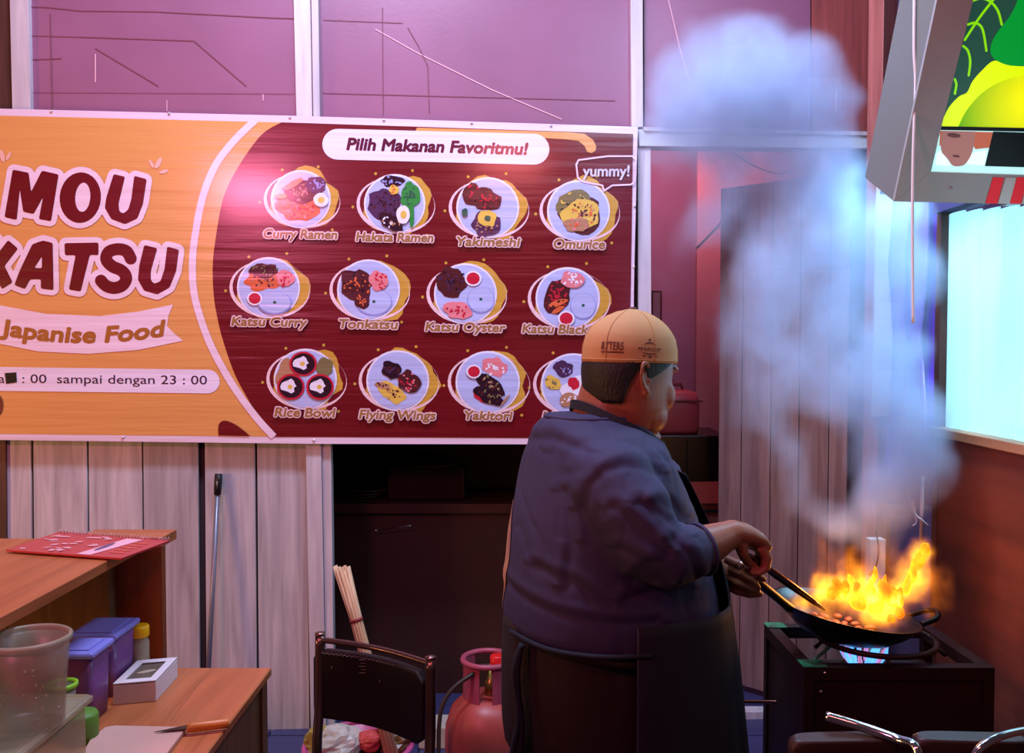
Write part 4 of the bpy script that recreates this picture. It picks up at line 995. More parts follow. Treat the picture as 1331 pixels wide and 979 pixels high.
# ------------------------------------------------------------------ stove
f0 = P(1045, 868, 1.99); f1 = P(1300, 871, 1.99); b0 = P(1000, 806, 2.31)
ZS = f0.z; sx0, sx1, sy0, sy1 = f0.x, 1.10, 1.99, 2.31
M_st = mat('rusty_black_iron', '#2c1710', .5, .4, var=.4, vscale=12, bump=.0008, bscale=60); M_grn = mat('patchy_green_reflection', '#1f8a5c', .5, col2='#2a2018', vscale=26)  # green reflection on the rim is put into the green colour
stv = thing('gas_stove', ((sx0 + sx1) / 2, 2.15, 0), 'rusty iron single-burner stove on legs under the flaming wok', 'stove')
for x in (sx0, sx1 - .025):
    for y in (sy0, sy1 - .025):
        q = MB(); q.bbox((x, y, 0), (x + .025, y + .025, ZS)); q.build('leg', M_st, stv, bevel=.001)
for lo, hi in [((sx0 + .025, sy0, ZS - .03), (sx1 - .025, sy0 + .03, ZS)), ((sx0 + .025, sy1 - .03, ZS - .03), (sx1 - .025, sy1, ZS)), ((sx0, sy0 + .025, ZS - .03), (sx0 + .03, sy1 - .025, ZS)), ((sx1 - .03, sy0 + .025, ZS - .03), (sx1, sy1 - .025, ZS))]:
    q = MB(); q.bbox(lo, hi); q.build('top_rail', M_st, stv, bevel=.001)
q = MB(); q.bbox((sx0 + .026, sy0 + .006, .22), (sx1 - .026, sy0 + .01, ZS - .031)); q.build('front_panel', M_st, stv)
q = MB(); q.bbox((sx0 + .006, sy0 + .026, .22), (sx0 + .01, sy1 - .026, ZS - .031)); q.build('side_panel', M_st, stv)
q = MB(); q.bbox((sx0 + .03, sy0 + .03, ZS - .09), (sx1 - .03, sy1 - .03, ZS - .085)); q.build('drip_tray', M_st, stv)
for (x0, x1, y0_, y1) in [(sx0 - .001, sx0 + .055, sy0 - .001, sy0 + .045), (sx0 - .001, sx0 + .05, sy1 - .04, sy1 + .001)]:
    q = MB(); q.bbox((x0, y0_, ZS + .0002), (x1, y1, ZS + .0025)); q.build('green_reflection_plate', M_grn, stv, label='green reflection on the stove rim, built as a thin plate')
for y in (sy0 + .0, ):
    for z in (ZS - .012, ZS - .055):
        q = MB(); q.ell((sx0 + .05 - (ZS - z) * .2, y - .001, z), (.004, .002, .003), 8); q.build('bolt', mat('bright_bolt', '#c8b8a8', .3, .9), stv)
# burner, ring and flame
bxc = P(1124, 845, 2.12); bx_, by_ = bxc.x, 2.13; ZR = P(1130, 840, 2.13).z
q = MB(); q.lathe([(.05, 0), (.06, .01), (.06, .03), (.05, .04), (.02, .042)], (bx_, by_, ZS - .085), 24); q.build('burner_head', M_st, stv)
q = MB(); rr = .135; q.tube([V((bx_ + .03 + rr * cos(t_), by_ + rr * sin(t_), ZS + .022)) for t_ in [2 * pi * i / 40 for i in range(41)]], .007, 8); q.build('pan_ring', M_st, stv)
for i in range(5):
    a = 2 * pi * i / 5 + .75; q = MB(); q.tube([V((bx_ + .03 + (rr) * cos(a), by_ + rr * sin(a), ZS + .02)), V((bx_ + .03 + (rr + .02) * cos(a), by_ + (rr + .01) * sin(a), ZS + .003))], .005, 6); q.build('ring_foot', M_st, stv)
q = MB(); q.tube([P(1098, 826, 2.12), P(1050, 864, 2.03)], .004, 6); q.build('grate_rod', M_grn, stv)
q = MB(); q.tube([P(956, 912, 2.25), P(1045, 913, 2.2), P(1045, 913, 2.2) + V((.05, 0, 0))], .0045, 10); q.build('gas_pipe', mat('worn_steel', '#a07868', .25, .9), stv, label='thin steel gas pipe')
# wok
wc = P(1100, 792, 2.14); ra = R(9); tilt = Matrix.Rotation(ra, 3, 'Y') @ Matrix.Rotation(R(0), 3, 'X')
WR = .172
wk = thing('wok', wc - V((0, 0, .075)), 'black tilted wok full of burning food over the stove', 'wok')
M_wok = mat('black_iron', '#15100e', .35, .7)
prof = [(WR * sin(t_), -.078 + (.078) * (1 - cos(t_)) / (1 - cos(1.5)) if False else 0) for t_ in (0, 1)]
prof = [(.001, -.080), (.06, -.074), (.11, -.056), (.145, -.030), (WR, 0), (WR + .002, .002), (WR - .004, .0015), (.141, -.027), (.106, -.052), (.058, -.070), (.001, -.076)]
q = MB(); q.lathe(prof, wc, 48, rot=tilt, caps=False); q.build('wok_pan', M_wok, wk)
h0 = P(1026, 790, 2.09); h1 = P(986, 757, 2.03)
q = MB(); q.tube([h0.lerp(h1, -.1), h0, h0.lerp(h1, .3), h1, h1.lerp(h0, -.12), h1.lerp(h0, -.2)], [(.008, .014), (.012, .012), (.0105, .0105), (.0115, .0115), (.0115, .0115), (.009, .009)], 12); q.build('wok_handle', mat('black_handle', '#241613', .3), wk)
rim_r = wc + tilt @ V((WR, 0, 0))
q = MB(); q.tube(spline([wc + tilt @ V((WR - .002, -.035, .0)), wc + tilt @ V((WR + .035, -.03, .02)), wc + tilt @ V((WR + .045, 0, .03)), wc + tilt @ V((WR + .035, .03, .02)), wc + tilt @ V((WR - .002, .035, .0))], 5), .007, 8); q.build('loop_handle', M_wok, wk)
M_food = mat('charred_food', '#5a2a10', .6)
for i in range(26):
    a = rnd.uniform(0, 2 * pi); d = rnd.uniform(0, .085); q = MB(); q.ell(wc + tilt @ V((d * cos(a), d * sin(a), -.056 + d * .22 + rnd.uniform(0, .008))), (rnd.uniform(.010, .018), rnd.uniform(.008, .013), .007), 8, Matrix.Rotation(a, 3, 'Z')); 
    q.build('meat_strip', M_food, wk)
# metal tongs held in the right hand
tg = thing('tongs', P(988, 732, 2.0), 'long dark steel tongs dipping from the right hand into the wok', 'tongs')
t0 = P(984, 729, 1.93); t1 = P(1072, 793, 2.10)
for s_, nm in ((-1, 'upper_arm'), (1, 'lower_arm')):
    off = V((0, .006 * s_, -.004 * s_)); dirn = (t1 - t0)
    q = MB(); q.tube([t0 - dirn * .10, t0 + off * .5, t0.lerp(t1, .3) + off * 1.2, t0.lerp(t1, .8) + off, t1 + off * .3], [(.0045, .006), (.0065, .008), (.006, .008), (.0035, .006), (.0015, .003)], 10)
    q.build('tong_arm', mat('tong_steel', '#8a6a62' if s_ < 0 else '#3a2420', .25, .9), tg)
# ------------------------------------------------------------------ the cook
M_skin = mat('brown_skin', '#8c5238', .42, var=.10, vscale=9, bump=.0004, bscale=120, sss=.08)
M_hair = mat('black_hair', '#100c0c', .55, bump=.002, bscale=260, stretch=(1, 1, .35))
M_shirt = mat('navy_plum_cotton', '#2f2849', .8, var=.12, vscale=7, bump=.0010, bscale=34)
M_apron = mat('dark_navy_cloth', '#0e0f1f', .8, bump=.0012, bscale=28, var=.2, vscale=5)
M_pants = mat('dark_brown_cloth', '#241810', .85, bump=.002, bscale=22)
M_cap = mat('tan_cotton', '#b98a56', .75, bump=.0003, bscale=420, var=.08, vscale=6)
YM = 2.05
man = thing('person', P(800, 1325, YM) * 1.0, 'person in a tan cap, dark blue shirt and apron, cooking at the flaming wok', 'person')
man.location.z = 0; LOC[man.name] = V((man.location.x, man.location.y, 0))
HO = P(819, 490, YM); yaw = R(20)
HR = Matrix.Rotation(R(28), 3, 'Z') @ Matrix.Rotation(R(3), 3, 'Y')
def H(x, y, z): return HO + HR @ V((x, y, z))
HEAD = [(.146, .012, -.022, .012), (.136, .042, -.052, .04), (.118, .072, -.080, .060), (.09, .094, -.099, .074), (.06, .104, -.106, .081), (.03, .107, -.108, .084), (.012, .105, -.108, .085),
        (-.005, .102, -.107, .086), (-.02, .101, -.105, .087), (-.045, .098, -.100, .089), (-.07, .095, -.092, .089), (-.095, .086, -.083, .085), (-.115, .074, -.078, .076), (-.135, .054, -.07, .060), (-.152, .028, -.06, .035)]
def surf(tab, phi, z, off=0.0, sq=1.0):
    tab = sorted(tab); z = min(max(z, tab[0][0]), tab[-1][0])
    for a, b in zip(tab, tab[1:]):
        if a[0] <= z <= b[0]:
            t = (z - a[0]) / (b[0] - a[0]); t = t * t * (3 - 2 * t) * .35 + t * .65
            xf, xb, w_ = [a[i] + (b[i] - a[i]) * t for i in (1, 2, 3)]; break
    m = (xf + xb) / 2; h = (xf - xb) / 2
    return V((m + (h + off) * cos(phi), (w_ + off) * sin(phi), z))
sk = MB()
sk.loft([[H(*surf(HEAD, 2 * pi * k / 40, z)) for k in range(40)] for z in [r_[0] for r_ in HEAD]])
def he(x, y, z, r, rot=None): sk.ell(H(x, y, z), r, 14, HR @ rot if rot else HR)
he(.098, 0, .030, (.014, .045, .014))                       # brow ridge
for s_ in (-1, 1):
    he(.093, .030 * s_, .022, (.013, .026, .010)); he(.057, .045 * s_, -.040, (.034, .034, .042)); he(.022, .050 * s_, -.088, (.046, .038, .042))
    he(.112, .012 * s_, -.045, (.010, .010, .009))
    # outer ear: rim, lobe, inner plate
    for i in range(11):
        t_ = -.9 + 3.9 * i / 10; he(-.030 - .014 * sin(t_ + .3) * 1.0 + .004, (.092 + .006 * (1 - abs(i - 5) / 5)) * s_, .002 + .031 * cos(t_ * .85 + .1) , (.0048, .0052, .0065))
    he(-.024, .088 * s_, -.002, (.013, .006, .024)); he(-.019, .092 * s_, -.031, (.009, .0055, .011)); he(-.015, .091 * s_, -.006, (.005, .006, .008))
he(.106, 0, -.002, (.012, .009, .022)); he(.106, 0, -.026, (.014, .012, .020)); he(.108, 0, -.040, (.013, .017, .012))
he(.088, 0, -.060, (.014, .032, .014)); he(.090, 0, -.073, (.012, .025, .008)); he(.086, 0, -.086, (.012, .023, .008)); he(.054, 0, -.120, (.028, .034, .022))
he(.020, 0, -.138, (.062, .066, .032))                         # double chin
# neck and shoulders under the shirt
nk = [(H(-.020, 0, -.04), (.084, .078)), (P(799, 520, YM), (.086, .086)), (P(792, 545, YM), (.084, .090)), (P(782, 570, YM), (.088, .105)), (P(772, 600, YM), (.11, .15))]
sk.tube([a for a, r_ in nk], [r_ for a, r_ in nk], 28)
sk.ell(P(766, 560, YM), (.075, .13, .05), 20, Matrix.Rotation(yaw, 3, 'Z'))
sk.tube([P(775, 600, YM), P(785, 700, YM), P(795, 800, YM), P(795, 880, YM)], [(.13, .17), (.15, .19), (.16, .19), (.14, .17)], 24)
# right arm (near side)
RS, RE, RWr = P(800, 632, 1.86), P(858, 724, 1.80), P(953, 694, 1.885)
sk.tube([RS, RS.lerp(RE, .5), RE], [.062, .056, .050], 20)
sk.tube([RE, RE.lerp(RWr, .12), P(905, 713, 1.84), P(925, 706, 1.86), P(942, 698, 1.875), RWr], [.047, .049, .0465, .041, .033, .029], 20)
# right hand: back of the hand bends over, fingers close round the tongs
Kn = []
rh = [(940, 697, 1.872, (.030, .030)), (953, 692, 1.885, (.027, .031)), (965, 694, 1.90, (.025, .036)), (978, 700, 1.915, (.021, .040)), (986, 710, 1.925, (.017, .040))]
sk.tube([P(a, b, c) for a, b, c, d in rh], [d for a, b, c, d in rh], 18)
for i in range(4):
    dy = (-.032 + .0215 * i); yy = 1.925
    ln = [.9, 1.0, 1.04, .95][i]
    a = P(985 - i * .6, 707 + (1.5 if i == 0 else 0), yy); b = P(985 + 8 * ln, 707 + 16 * ln, yy); c = P(985 + 6 * ln, 707 + 30 * ln, yy); d = P(985 - 5 * ln, 707 + 37 * ln, yy); e = P(985 - 13, 707 + 33, yy)
    o = V((0, dy, 0)); sk.tube([a + o, b + o, c + o, d + o, e + o], [.0108, .0102, .0094, .0086, .0065], 12); sk.ell(b + o, .0108, 10); sk.ell(e + o, .0068, 8)
th = [P(962, 706, 1.88), P(966, 720, 1.885), P(972, 731, 1.90), P(981, 736, 1.905)]
sk.tube(th, [.015, .0125, .0105, .008], 12); sk.ell(th[-1], .0085, 8)
# left arm (far side) and hand under the wok handle
LS, LE, LW = P(850, 632, 2.26), P(890, 752, 2.26), P(928, 742, 2.10)
sk.tube([LS, LS.lerp(LE, .5), LE], [.06, .055, .048], 18)
sk.tube([LE, LE.lerp(LW, .4), LW], [.047, .042, .031], 18)
sk.tube([LW, P(938, 744, 2.07), P(950, 748, 2.05), P(961, 752, 2.045)], [(.026, .030), (.030, .030), (.031, .026), (.022, .024)], 18)
LH = 2.03
fing = [[(944, 727, 2.02), (958, 733, 1.998), (972, 740, 1.988), (985, 748, 1.992), (992, 753, 2.0)],
        [(948, 739, 2.01), (962, 746, 1.990), (975, 754, 1.985), (985, 763, 1.99)],
        [(948, 751, 2.01), (960, 759, 1.988), (973, 765, 1.985), (984, 769, 1.992)],
        [(945, 761, 2.02), (958, 768, 1.995), (974, 773, 1.99), (988, 772, 1.998)]]
for f in fing:
    pts = [P(*p) for p in f]; n_ = len(pts); sk.tube(pts, [.0112 - .0032 * i / (n_ - 1) for i in range(n_)], 12); sk.ell(pts[-1], .0082, 8); sk.ell(pts[1], .0112, 10)
tl = [P(940, 735, 2.06), P(958, 735, 2.065), P(975, 741, 2.06), P(990, 752, 2.05)]
sk.tube(tl, [.014, .0125, .0105, .008], 12); sk.ell(tl[-1], .0085, 8)
body = remeshed(sk, 'body', M_skin, .0032, 6, parent=man)
# a silver ring on the left hand
q = MB(); rp_ = P(962, 735.5, 1.9965); dr_ = (P(972, 740, 1.988) - P(958, 733, 1.998)).normalized(); qr = dr_.to_track_quat('Z', 'Y').to_matrix()
q.tube([rp_ + qr @ V((.0118 * cos(t_), .0118 * sin(t_), 0)) for t_ in [2 * pi * i / 24 for i in range(25)]], .0022, 8); q.build('finger_ring', mat('silver', '#e8e4e0', .12, 1), man, label='silver ring on the left hand')
# eyes, brows
for s_ in (-1, 1):
    q = MB(); q.ell(H(.084, .033 * s_, .002), .0105, 14); e = q.build('eye', mat('eye_white', '#a8988e', .5), man)
    q = MB(); q.ell(H(.0935, .034 * s_, .001), (.002, .0045, .0045), 10, HR); q.build('iris', mat('dark_iris', '#140c0a', .1), e)
    q = MB(); q.tube([H(.084, .054 * s_, .024), H(.097, .042 * s_, .028), H(.103, .022 * s_, .025)], [(.002, .002), (.0045, .003), (.004, .003)], 8); q.build('eyebrow', M_hair, man)
q = MB(); q.tube([H(.090, -.023, -.078), H(.0985, -.012, -.080), H(.100, 0, -.0795), H(.0985, .012, -.080), H(.090, .023, -.078)], .0016, 6); q.build('mouth_line', mat('lip_line', '#4a1f1a', .5), man)
# hair: cropped cap of hair below the hat down to the nape, with sideburns
q = MB(); rg = []
cols = 64
for i in range(15):
    row = []
    for k in range(cols + 1):
        u = -1 + 2 * k / cols; ph = pi + u * 2.05; au = abs(u) * 2.05
        # lower edge: nape low, sweep up behind ear, drop again for the sideburn
        if au < .85: lowz = -.058
        elif au < 1.22: lowz = -.058 + ((au - .85) / .37) ** .8 * .080
        elif au < 1.36: lowz = .022
        else: lowz = -.010 + (au - 1.36) / .69 * .044
        z = .046 + (lowz - .046) * i / 14
        off = (.0012 if i < 3 else .0030) + .0035 * min(1, (14 - i) / 9) * (1 if au < 1.3 else .4)
        row.append(H(*surf(HEAD, ph, z, off)))
    rg.append(row)
q.loft(rg, 0, False, True, False); hr = q.build('hair', M_hair, man)
so = hr.modifiers.new('s', 'SOLIDIFY'); so.thickness = .006; so.offset = -1
# cap
CAPT = [(.027, .113, -.119, .096), (.065, .112, -.119, .095), (.09, .106, -.113, .090), (.112, .092, -.100, .080), (.132, .070, -.076, .063), (.147, .042, -.046, .040), (.155, .016, -.020, .016), (.158, .002, -.006, .003)]
capr = thing('x', HO); bpy.data.objects.remove(capr)
q = MB(); rg = []
def capp(ph, z, off=0.0):
    p = surf(CAPT, ph, z, off)
    dent = .004 * max(0, sin(ph * 3 + .7)) * (1 if z > .06 else 0); p.z += 0
    return H(p.x - 0, p.y, p.z + (.010 * (1 + cos(ph)) / 2 + .003 * (1 - cos(ph)) / 2) * max(0, (.075 - z) / .048))
zs = [.027, .033, .040, .05, .06, .07, .08, .09, .1, .11, .12, .13, .138, .144, .149, .152, .155, .158]
for z in zs: rg.append([capp(2 * pi * k / 60, z, -.0025 * (1 if False else 0)) for k in range(60)])
q.loft(rg, 0, True); cp_ = q.build('cap', M_cap, man)
for k in range(6):
    a = pi / 6 + k * pi / 3; q = MB(); q.tube([capp(a, z, .0004) for z in zs[:-2]], .0011, 5); q.build('seam', mat('tan_stitch', '#b07e48', .8), cp_)
q = MB(); q.tube([capp(2 * pi * k / 60, 0.034, .0006) for k in range(61)], .001, 5); q.build('hem_stitch', mat('tan_stitch2', '#b58450', .8), cp_)
q = MB(); q.ell(H(-.002, 0, .158), (.010, .010, .0045), 12); q.build('cap_button', mat('maroon_button', '#5a1420', .6), cp_, label='dark maroon top button')
M_emb = mat('dark_embroidery', '#5c2a1c', .8)
def CP(x, y): # x: angle units, y height -> on the cap
    return capp(x, y, .0012)
q = MB()
zc = .072; W_ = .36; a0 = pi + .42
base, _ = text2d('RTTERS'); bx0 = min(v[0] for v in base); bx1 = max(v[0] for v in base); vs, fs = text2d('RTTERS', .02)
q.add([CP(a0 + (x - bx0) / (bx1 - bx0) * .48, .057 + y * .028) for x, y in vs], fs)
q.build('cap_lettering', M_emb, cp_)
q = MB(); q.add([CP(a0 + t_, zz) for zz in (.0495, .0535) for t_ in [.49 * i / 12 for i in range(13)]], [(i, i + 1, i + 14, i + 13) for i in range(12)]); q.build('lettering_underline', M_emb, cp_)
ca = 1.5 * pi - .12; q = MB()
def EM(x, y): return CP(ca + x / .078, .062 + y * 1.25)
vs, fs = text2d('MADE'); q.add([EM((x - 1.3) * .0125, y * .010 - .0035) for x, y in vs], fs)
for l in ([(-.015, -.006), (-.008, -.010), (0, -.0115), (.008, -.010), (.015, -.006), (.008, -.008), (0, -.009), (-.008, -.008)], [(-.012, .0075), (-.006, .0125), (0, .0145), (.006, .0125), (.012, .0075), (.006, .0105), (0, .0115), (-.006, .0105)],
          [(-.004, -.0135), (0, -.019), (.004, -.0135)], [(-.003, .0165), (0, .021), (.003, .0165)]): q.poly([l], EM)
for x, y in [(-.018, .001), (.018, .001), (-.010, -.014), (.010, -.014)]: q.poly([disc(x, y, .0022, .0018, 8)], EM)
q.build('cap_emblem', M_emb, cp_)

# shirt: torso silhouette rings in picture-plan units
TOR = [(537, 722, 812, .085), (546, 706, 828, .125), (558, 698, 842, .165), (575, 690, 856, .20), (600, 682, 866, .225), (640, 672, 884, .235), (680, 665, 902, .235), (720, 661, 912, .235), (760, 658, 922, .24), (795, 656, 928, .245), (806, 659, 928, .243)]
def torso(tab, py, ph, off=0.0, Y=YM):
    tab = sorted(tab); py = min(max(py, tab[0][0]), tab[-1][0])
    for a, b in zip(tab, tab[1:]):
        if a[0] <= py <= b[0]:
            t = (py - a[0]) / (b[0] - a[0]); l, r_, hw = [a[i] + (b[i] - a[i]) * t for i in (1, 2, 3)]; break
    pl = P(l, py, Y); pr_ = P(r_, py, Y); ext = (pr_.x - pl.x) / 2; c = (pl + pr_) / 2
    fa = math.sqrt(max((ext ** 2 - (hw * sin(yaw)) ** 2), .0009)) / cos(yaw)
    c_, s_ = cos(ph), sin(ph); e = .85
    lx = (fa + off) * abs(c_) ** e * (1 if c_ > 0 else -1); ly = (hw + off) * abs(s_) ** e * (1 if s_ > 0 else -1)
    return c + Matrix.Rotation(yaw, 3, 'Z') @ V((lx, ly, 0))
shm = MB()
pys = [537, 541, 546, 552, 560, 575, 600, 630, 660, 690, 720, 750, 775, 795, 803, 806]
shm.loft([[torso(TOR, y, 2 * pi * k / 48) for k in range(48)] for y in pys])
for side in (0, 1):
    if side == 0:
        pts = [P(778, 612, 1.93), RS + V((0, .0, .0)), P(822, 668, 1.82), P(846, 712, 1.80), P(872, 722, 1.80), P(894, 719, 1.825), P(909, 714, 1.84)]
        rr = [(.085, .09), (.094, .088), (.090, .080), (.082, .074), (.078, .068), (.066, .060), (.052, .052)]
    else:
        pts = [P(800, 612, 2.17), LS, LS.lerp(LE, .45), LE, P(905, 748, 2.19), P(914, 746, 2.15)]
        rr = [(.085, .09), (.09, .08), (.085, .075), (.074, .068), (.064, .058), (.050, .050)]
    shm.tube(pts, rr, 24)
CRS = [[(756, 660), (764, 625), (782, 606), (806, 599), (832, 603), (858, 616)], [(792, 648), (822, 672), (852, 700)], [(822, 640), (850, 655), (880, 684)], [(846, 640), (872, 656), (890, 676)], [(862, 684), (884, 706), (896, 738)],
       [(800, 700), (832, 716), (862, 745)], [(735, 640), (742, 700), (736, 760)], [(690, 585), (722, 576), (760, 586)], [(664, 782), (720, 792), (790, 800), (850, 802)], [(700, 740), (745, 752), (790, 778)], [(812, 770), (850, 762), (895, 768)]]
CRS = [[(P(a, b, 1.86).x, P(a, b, 1.86).z) for a, b in c] for c in CRS]
def crease(p):
    out = 0
    if p.y > 2.1: return 0
    for c in CRS:
        best = 9; sg = 0
        for (x0, z0), (x1, z1) in zip(c, c[1:]):
            dx, dz = x1 - x0, z1 - z0; t = max(0, min(1, ((p.x - x0) * dx + (p.z - z0) * dz) / (dx * dx + dz * dz)))
            ex, ez = p.x - x0 - t * dx, p.z - z0 - t * dz; d = math.hypot(ex, ez)
            if d < best: best = d; sg = 1 if ez > 0 else -1
        if best < .05: out += -.0034 * math.exp(-(best / .009) ** 2) + (.0030 * math.exp(-((best - .020) / .012) ** 2) if sg > 0 else 0)
    return out
def folds(p, n):
    a = noise.noise(V((p.x * 4, p.y * 4, p.z * 2.2))) * .007
    # long slanting pulls across the back and the sleeve
    s1 = abs(noise.noise(V((p.x * 9 + p.z * 7, p.y * 7, p.z * 3 - p.x * 5)) * 1.0))
    b = -(1 - min(1, s1 * 7)) * .0022
    s2 = abs(noise.noise(V((p.x * 20 - p.z * 12, p.y * 12 + 5, p.z * 16 + p.x * 14)) * .8))
    c = -(1 - min(1, s2 * 4)) * .0035 if p.x > .22 else -(1 - min(1, s2 * 4)) * .0005
    return n * (a + b + c * .35 + crease(p))
shirt = remeshed(shm, 'shirt', M_shirt, .0055, 5, folds, parent=man)
# back print: pale patch on the shoulder-blade side
bpq = MB(); rows = []
for i in range(15):
    py = 652 + i * 10.0; wd = .22 * sin(pi * (i + .6) / 15.2) + .04
    rows.append([torso(TOR, py, pi - .40 + (t_ - .1) * wd, .0045) for t_ in [j / 6 for j in range(7)]])
from mathutils.bvhtree import BVHTree
bvh = BVHTree.FromPolygons([v.co + shirt.matrix_basis.translation + LOC[man.name] for v in shirt.data.vertices], [tuple(p_.vertices) for p_ in shirt.data.polygons])
for r_ in rows:
    for j_ in range(len(r_)):
        c_, n_, _, _ = bvh.find_nearest(r_[j_]); r_[j_] = c_ + n_ * .0022
bpq.loft(rows, 0, False, True, False)
bpm = mat('faded_print', '#b98a62', .8, col2='#6a4a58', vscale=18, stretch=(1, 1, .4)); bpq.build('back_print', bpm, shirt, label='pale faded print on the back')
q = MB(); q.tube([torso([(537, 712, 822, .10), (600, 700, 830, .2)], 541, 2 * pi * k / 40) + V((0, 0, -.0)) for k in range(41)], (.005), 8); q.build('collar', M_shirt, shirt)
q = MB(); cc_ = P(910, 714, 1.842); dd_ = (P(925, 708, 1.858) - P(890, 720, 1.825)).normalized(); qq = dd_.to_track_quat('Z', 'Y').to_matrix()
q.tube([cc_ + qq @ V((.054 * cos(t_), .054 * sin(t_), 0)) for t_ in [2 * pi * i / 30 for i in range(31)]], .0045, 8); q.build('cuff', M_shirt, shirt)
# trousers
PT = MB()
PT.loft([[torso([(790, 655, 915, .225), (850, 654, 905, .225), (930, 656, 890, .22), (960, 660, 885, .21)], y, 2 * pi * k / 36) for k in range(36)] for y in (790, 820, 850, 890, 930, 960)])
mw = Matrix.Rotation(yaw, 3, 'Z'); hc = P(770, 940, YM)
for s_ in (-1, 1):
    o = mw @ V((0, .105 * s_, 0)); b0_ = V((hc.x + o.x, hc.y + o.y, 0))
    PT.tube([V((b0_.x, b0_.y, .80)), V((b0_.x, b0_.y, .62)), V((b0_.x + .01, b0_.y, .40)), V((b0_.x, b0_.y, .10))], [(.15, .115), (.135, .11), (.10, .09), (.085, .08)], 24)
def pf(p, n): return n * (noise.noise(V((p.x * 9, p.y * 9, p.z * 2.2))) * .010)
trs = remeshed(PT, 'trousers', M_pants, .009, 4, pf, parent=man)
for s_ in (-1, 1):
    o = mw @ V((.04, .105 * s_, 0)); q = MB(); c = V((hc.x + o.x, hc.y + o.y, .045))
    q.tube([c + mw @ V((-.12, 0, .01)), c + mw @ V((-.06, 0, .012)), c + mw @ V((.04, 0, .0)), c + mw @ V((.13, 0, -.012)), c + mw @ V((.155, 0, -.018))], [(.035, .036), (.05, .042), (.045, .05), (.03, .046), (.015, .03)], 18)
    for v in q.v: v.z = max(v.z, .002)
    q.build('shoe', mat('black_shoe', '#15110f', .5), man)
    q = MB(); q.tube([V((c.x - .04, c.y - .01 * 0, .05)), V((c.x - .05, c.y, .16))], .045, 16); q.build('ankle', M_skin, man) if False else None
# apron: bib, skirt, straps and ties
AP = [(585, 694, 861, .2), (600, 682, 871, .225), (640, 672, 891, .235), (680, 665, 910, .24), (720, 661, 922, .245), (760, 658, 933, .25), (800, 656, 939, .255), (850, 654, 946, .26), (900, 654, 951, .262), (979, 652, 958, .265), (1080, 652, 962, .268), (1120, 652, 963, .268)]
def apron_sheet(py0, py1, pl, pr_, nrow, ncol, wav):
    q = MB(); rg = []
    for i in range(nrow + 1):
        t = i / nrow; py = py0 + (py1 - py0) * t; a0 = pl(t); a1 = pr_(t); row = []
        for k in range(ncol + 1):
            ph = a0 + (a1 - a0) * k / ncol
            row.append(torso(AP, py, ph, .004 + wav * t * sin(ph * 11 + 1.5) + wav * .4 * t * sin(ph * 23)))
        rg.append(row)
    q.loft(rg, 0, False, True, False); return q
apr = apron_sheet(612, 800, lambda t: -.55 - .35 * t ** 3, lambda t: .55 + .35 * t ** 3, 20, 24, .002).build('apron', M_apron, man)
so = apr.modifiers.new('s', 'SOLIDIFY'); so.thickness = .003
sk2 = apron_sheet(770, 1120, lambda t: -1.78 - .12 * t, lambda t: 1.7 + .2 * t, 26, 60, .007).build('apron_skirt', M_apron, apr)
so = sk2.modifiers.new('s', 'SOLIDIFY'); so.thickness = .003
q = MB(); q.tube([torso(AP, 770 + 350 * i / 16, -1.78 - .12 * i / 16, .006 + .006 * i / 16 * sin(-1.8 * 11 + 1.5)) for i in range(17)], .0028, 6); q.build('apron_hem', mat('worn_hem', '#2a2838', .7), apr)
stp = []
for k in range(41):
    ph = 2 * pi * k / 40; f_ = (1 + cos(ph)) / 2
    c_ = P(797, 524, YM).lerp(P(800, 585, YM), f_)
    stp.append(c_ + Matrix.Rotation(yaw, 3, 'Z') @ V((cos(ph) * (.094 + .012 * f_), sin(ph) * (.097 + .03 * f_), 0)))
q = MB(); rg = []
for k, p in enumerate(stp):
    o = V((p.x - P(797, 540, YM).x, p.y - YM, 0)).normalized(); h_ = .010
    rg.append([p + V((0, 0, h_)) , p + V((0, 0, h_)) + o * .004, p - V((0, 0, h_)) + o * .007, p - V((0, 0, h_)) + o * .002])
q.loft(rg, smooth=False); q.build('neck_strap', M_apron, apr)
q = MB()
q.tube(spline([torso(AP, 802, a, .008) for a in (-1.7, -2.1, -2.6, -3.1)], 4), (.006), 8); q.build('waist_tie', M_apron, apr)
kn_ = torso(AP, 806, pi + .25, .012)
for dx, l_ in ((0, .46), (.018, .40)):
    q = MB(); q.tube(spline([kn_, kn_ + V((-.010 - dx * .3, -.004, -.06)), kn_ + V((-.006 + dx * .3, -.006, -.16)), kn_ + V((-.022 + dx, -.004, -.26)), kn_ + V((-.02 + dx, 0, -l_))], 5), [(.007, .012)] * 21, 8); q.build('hanging_tie', M_apron, apr)
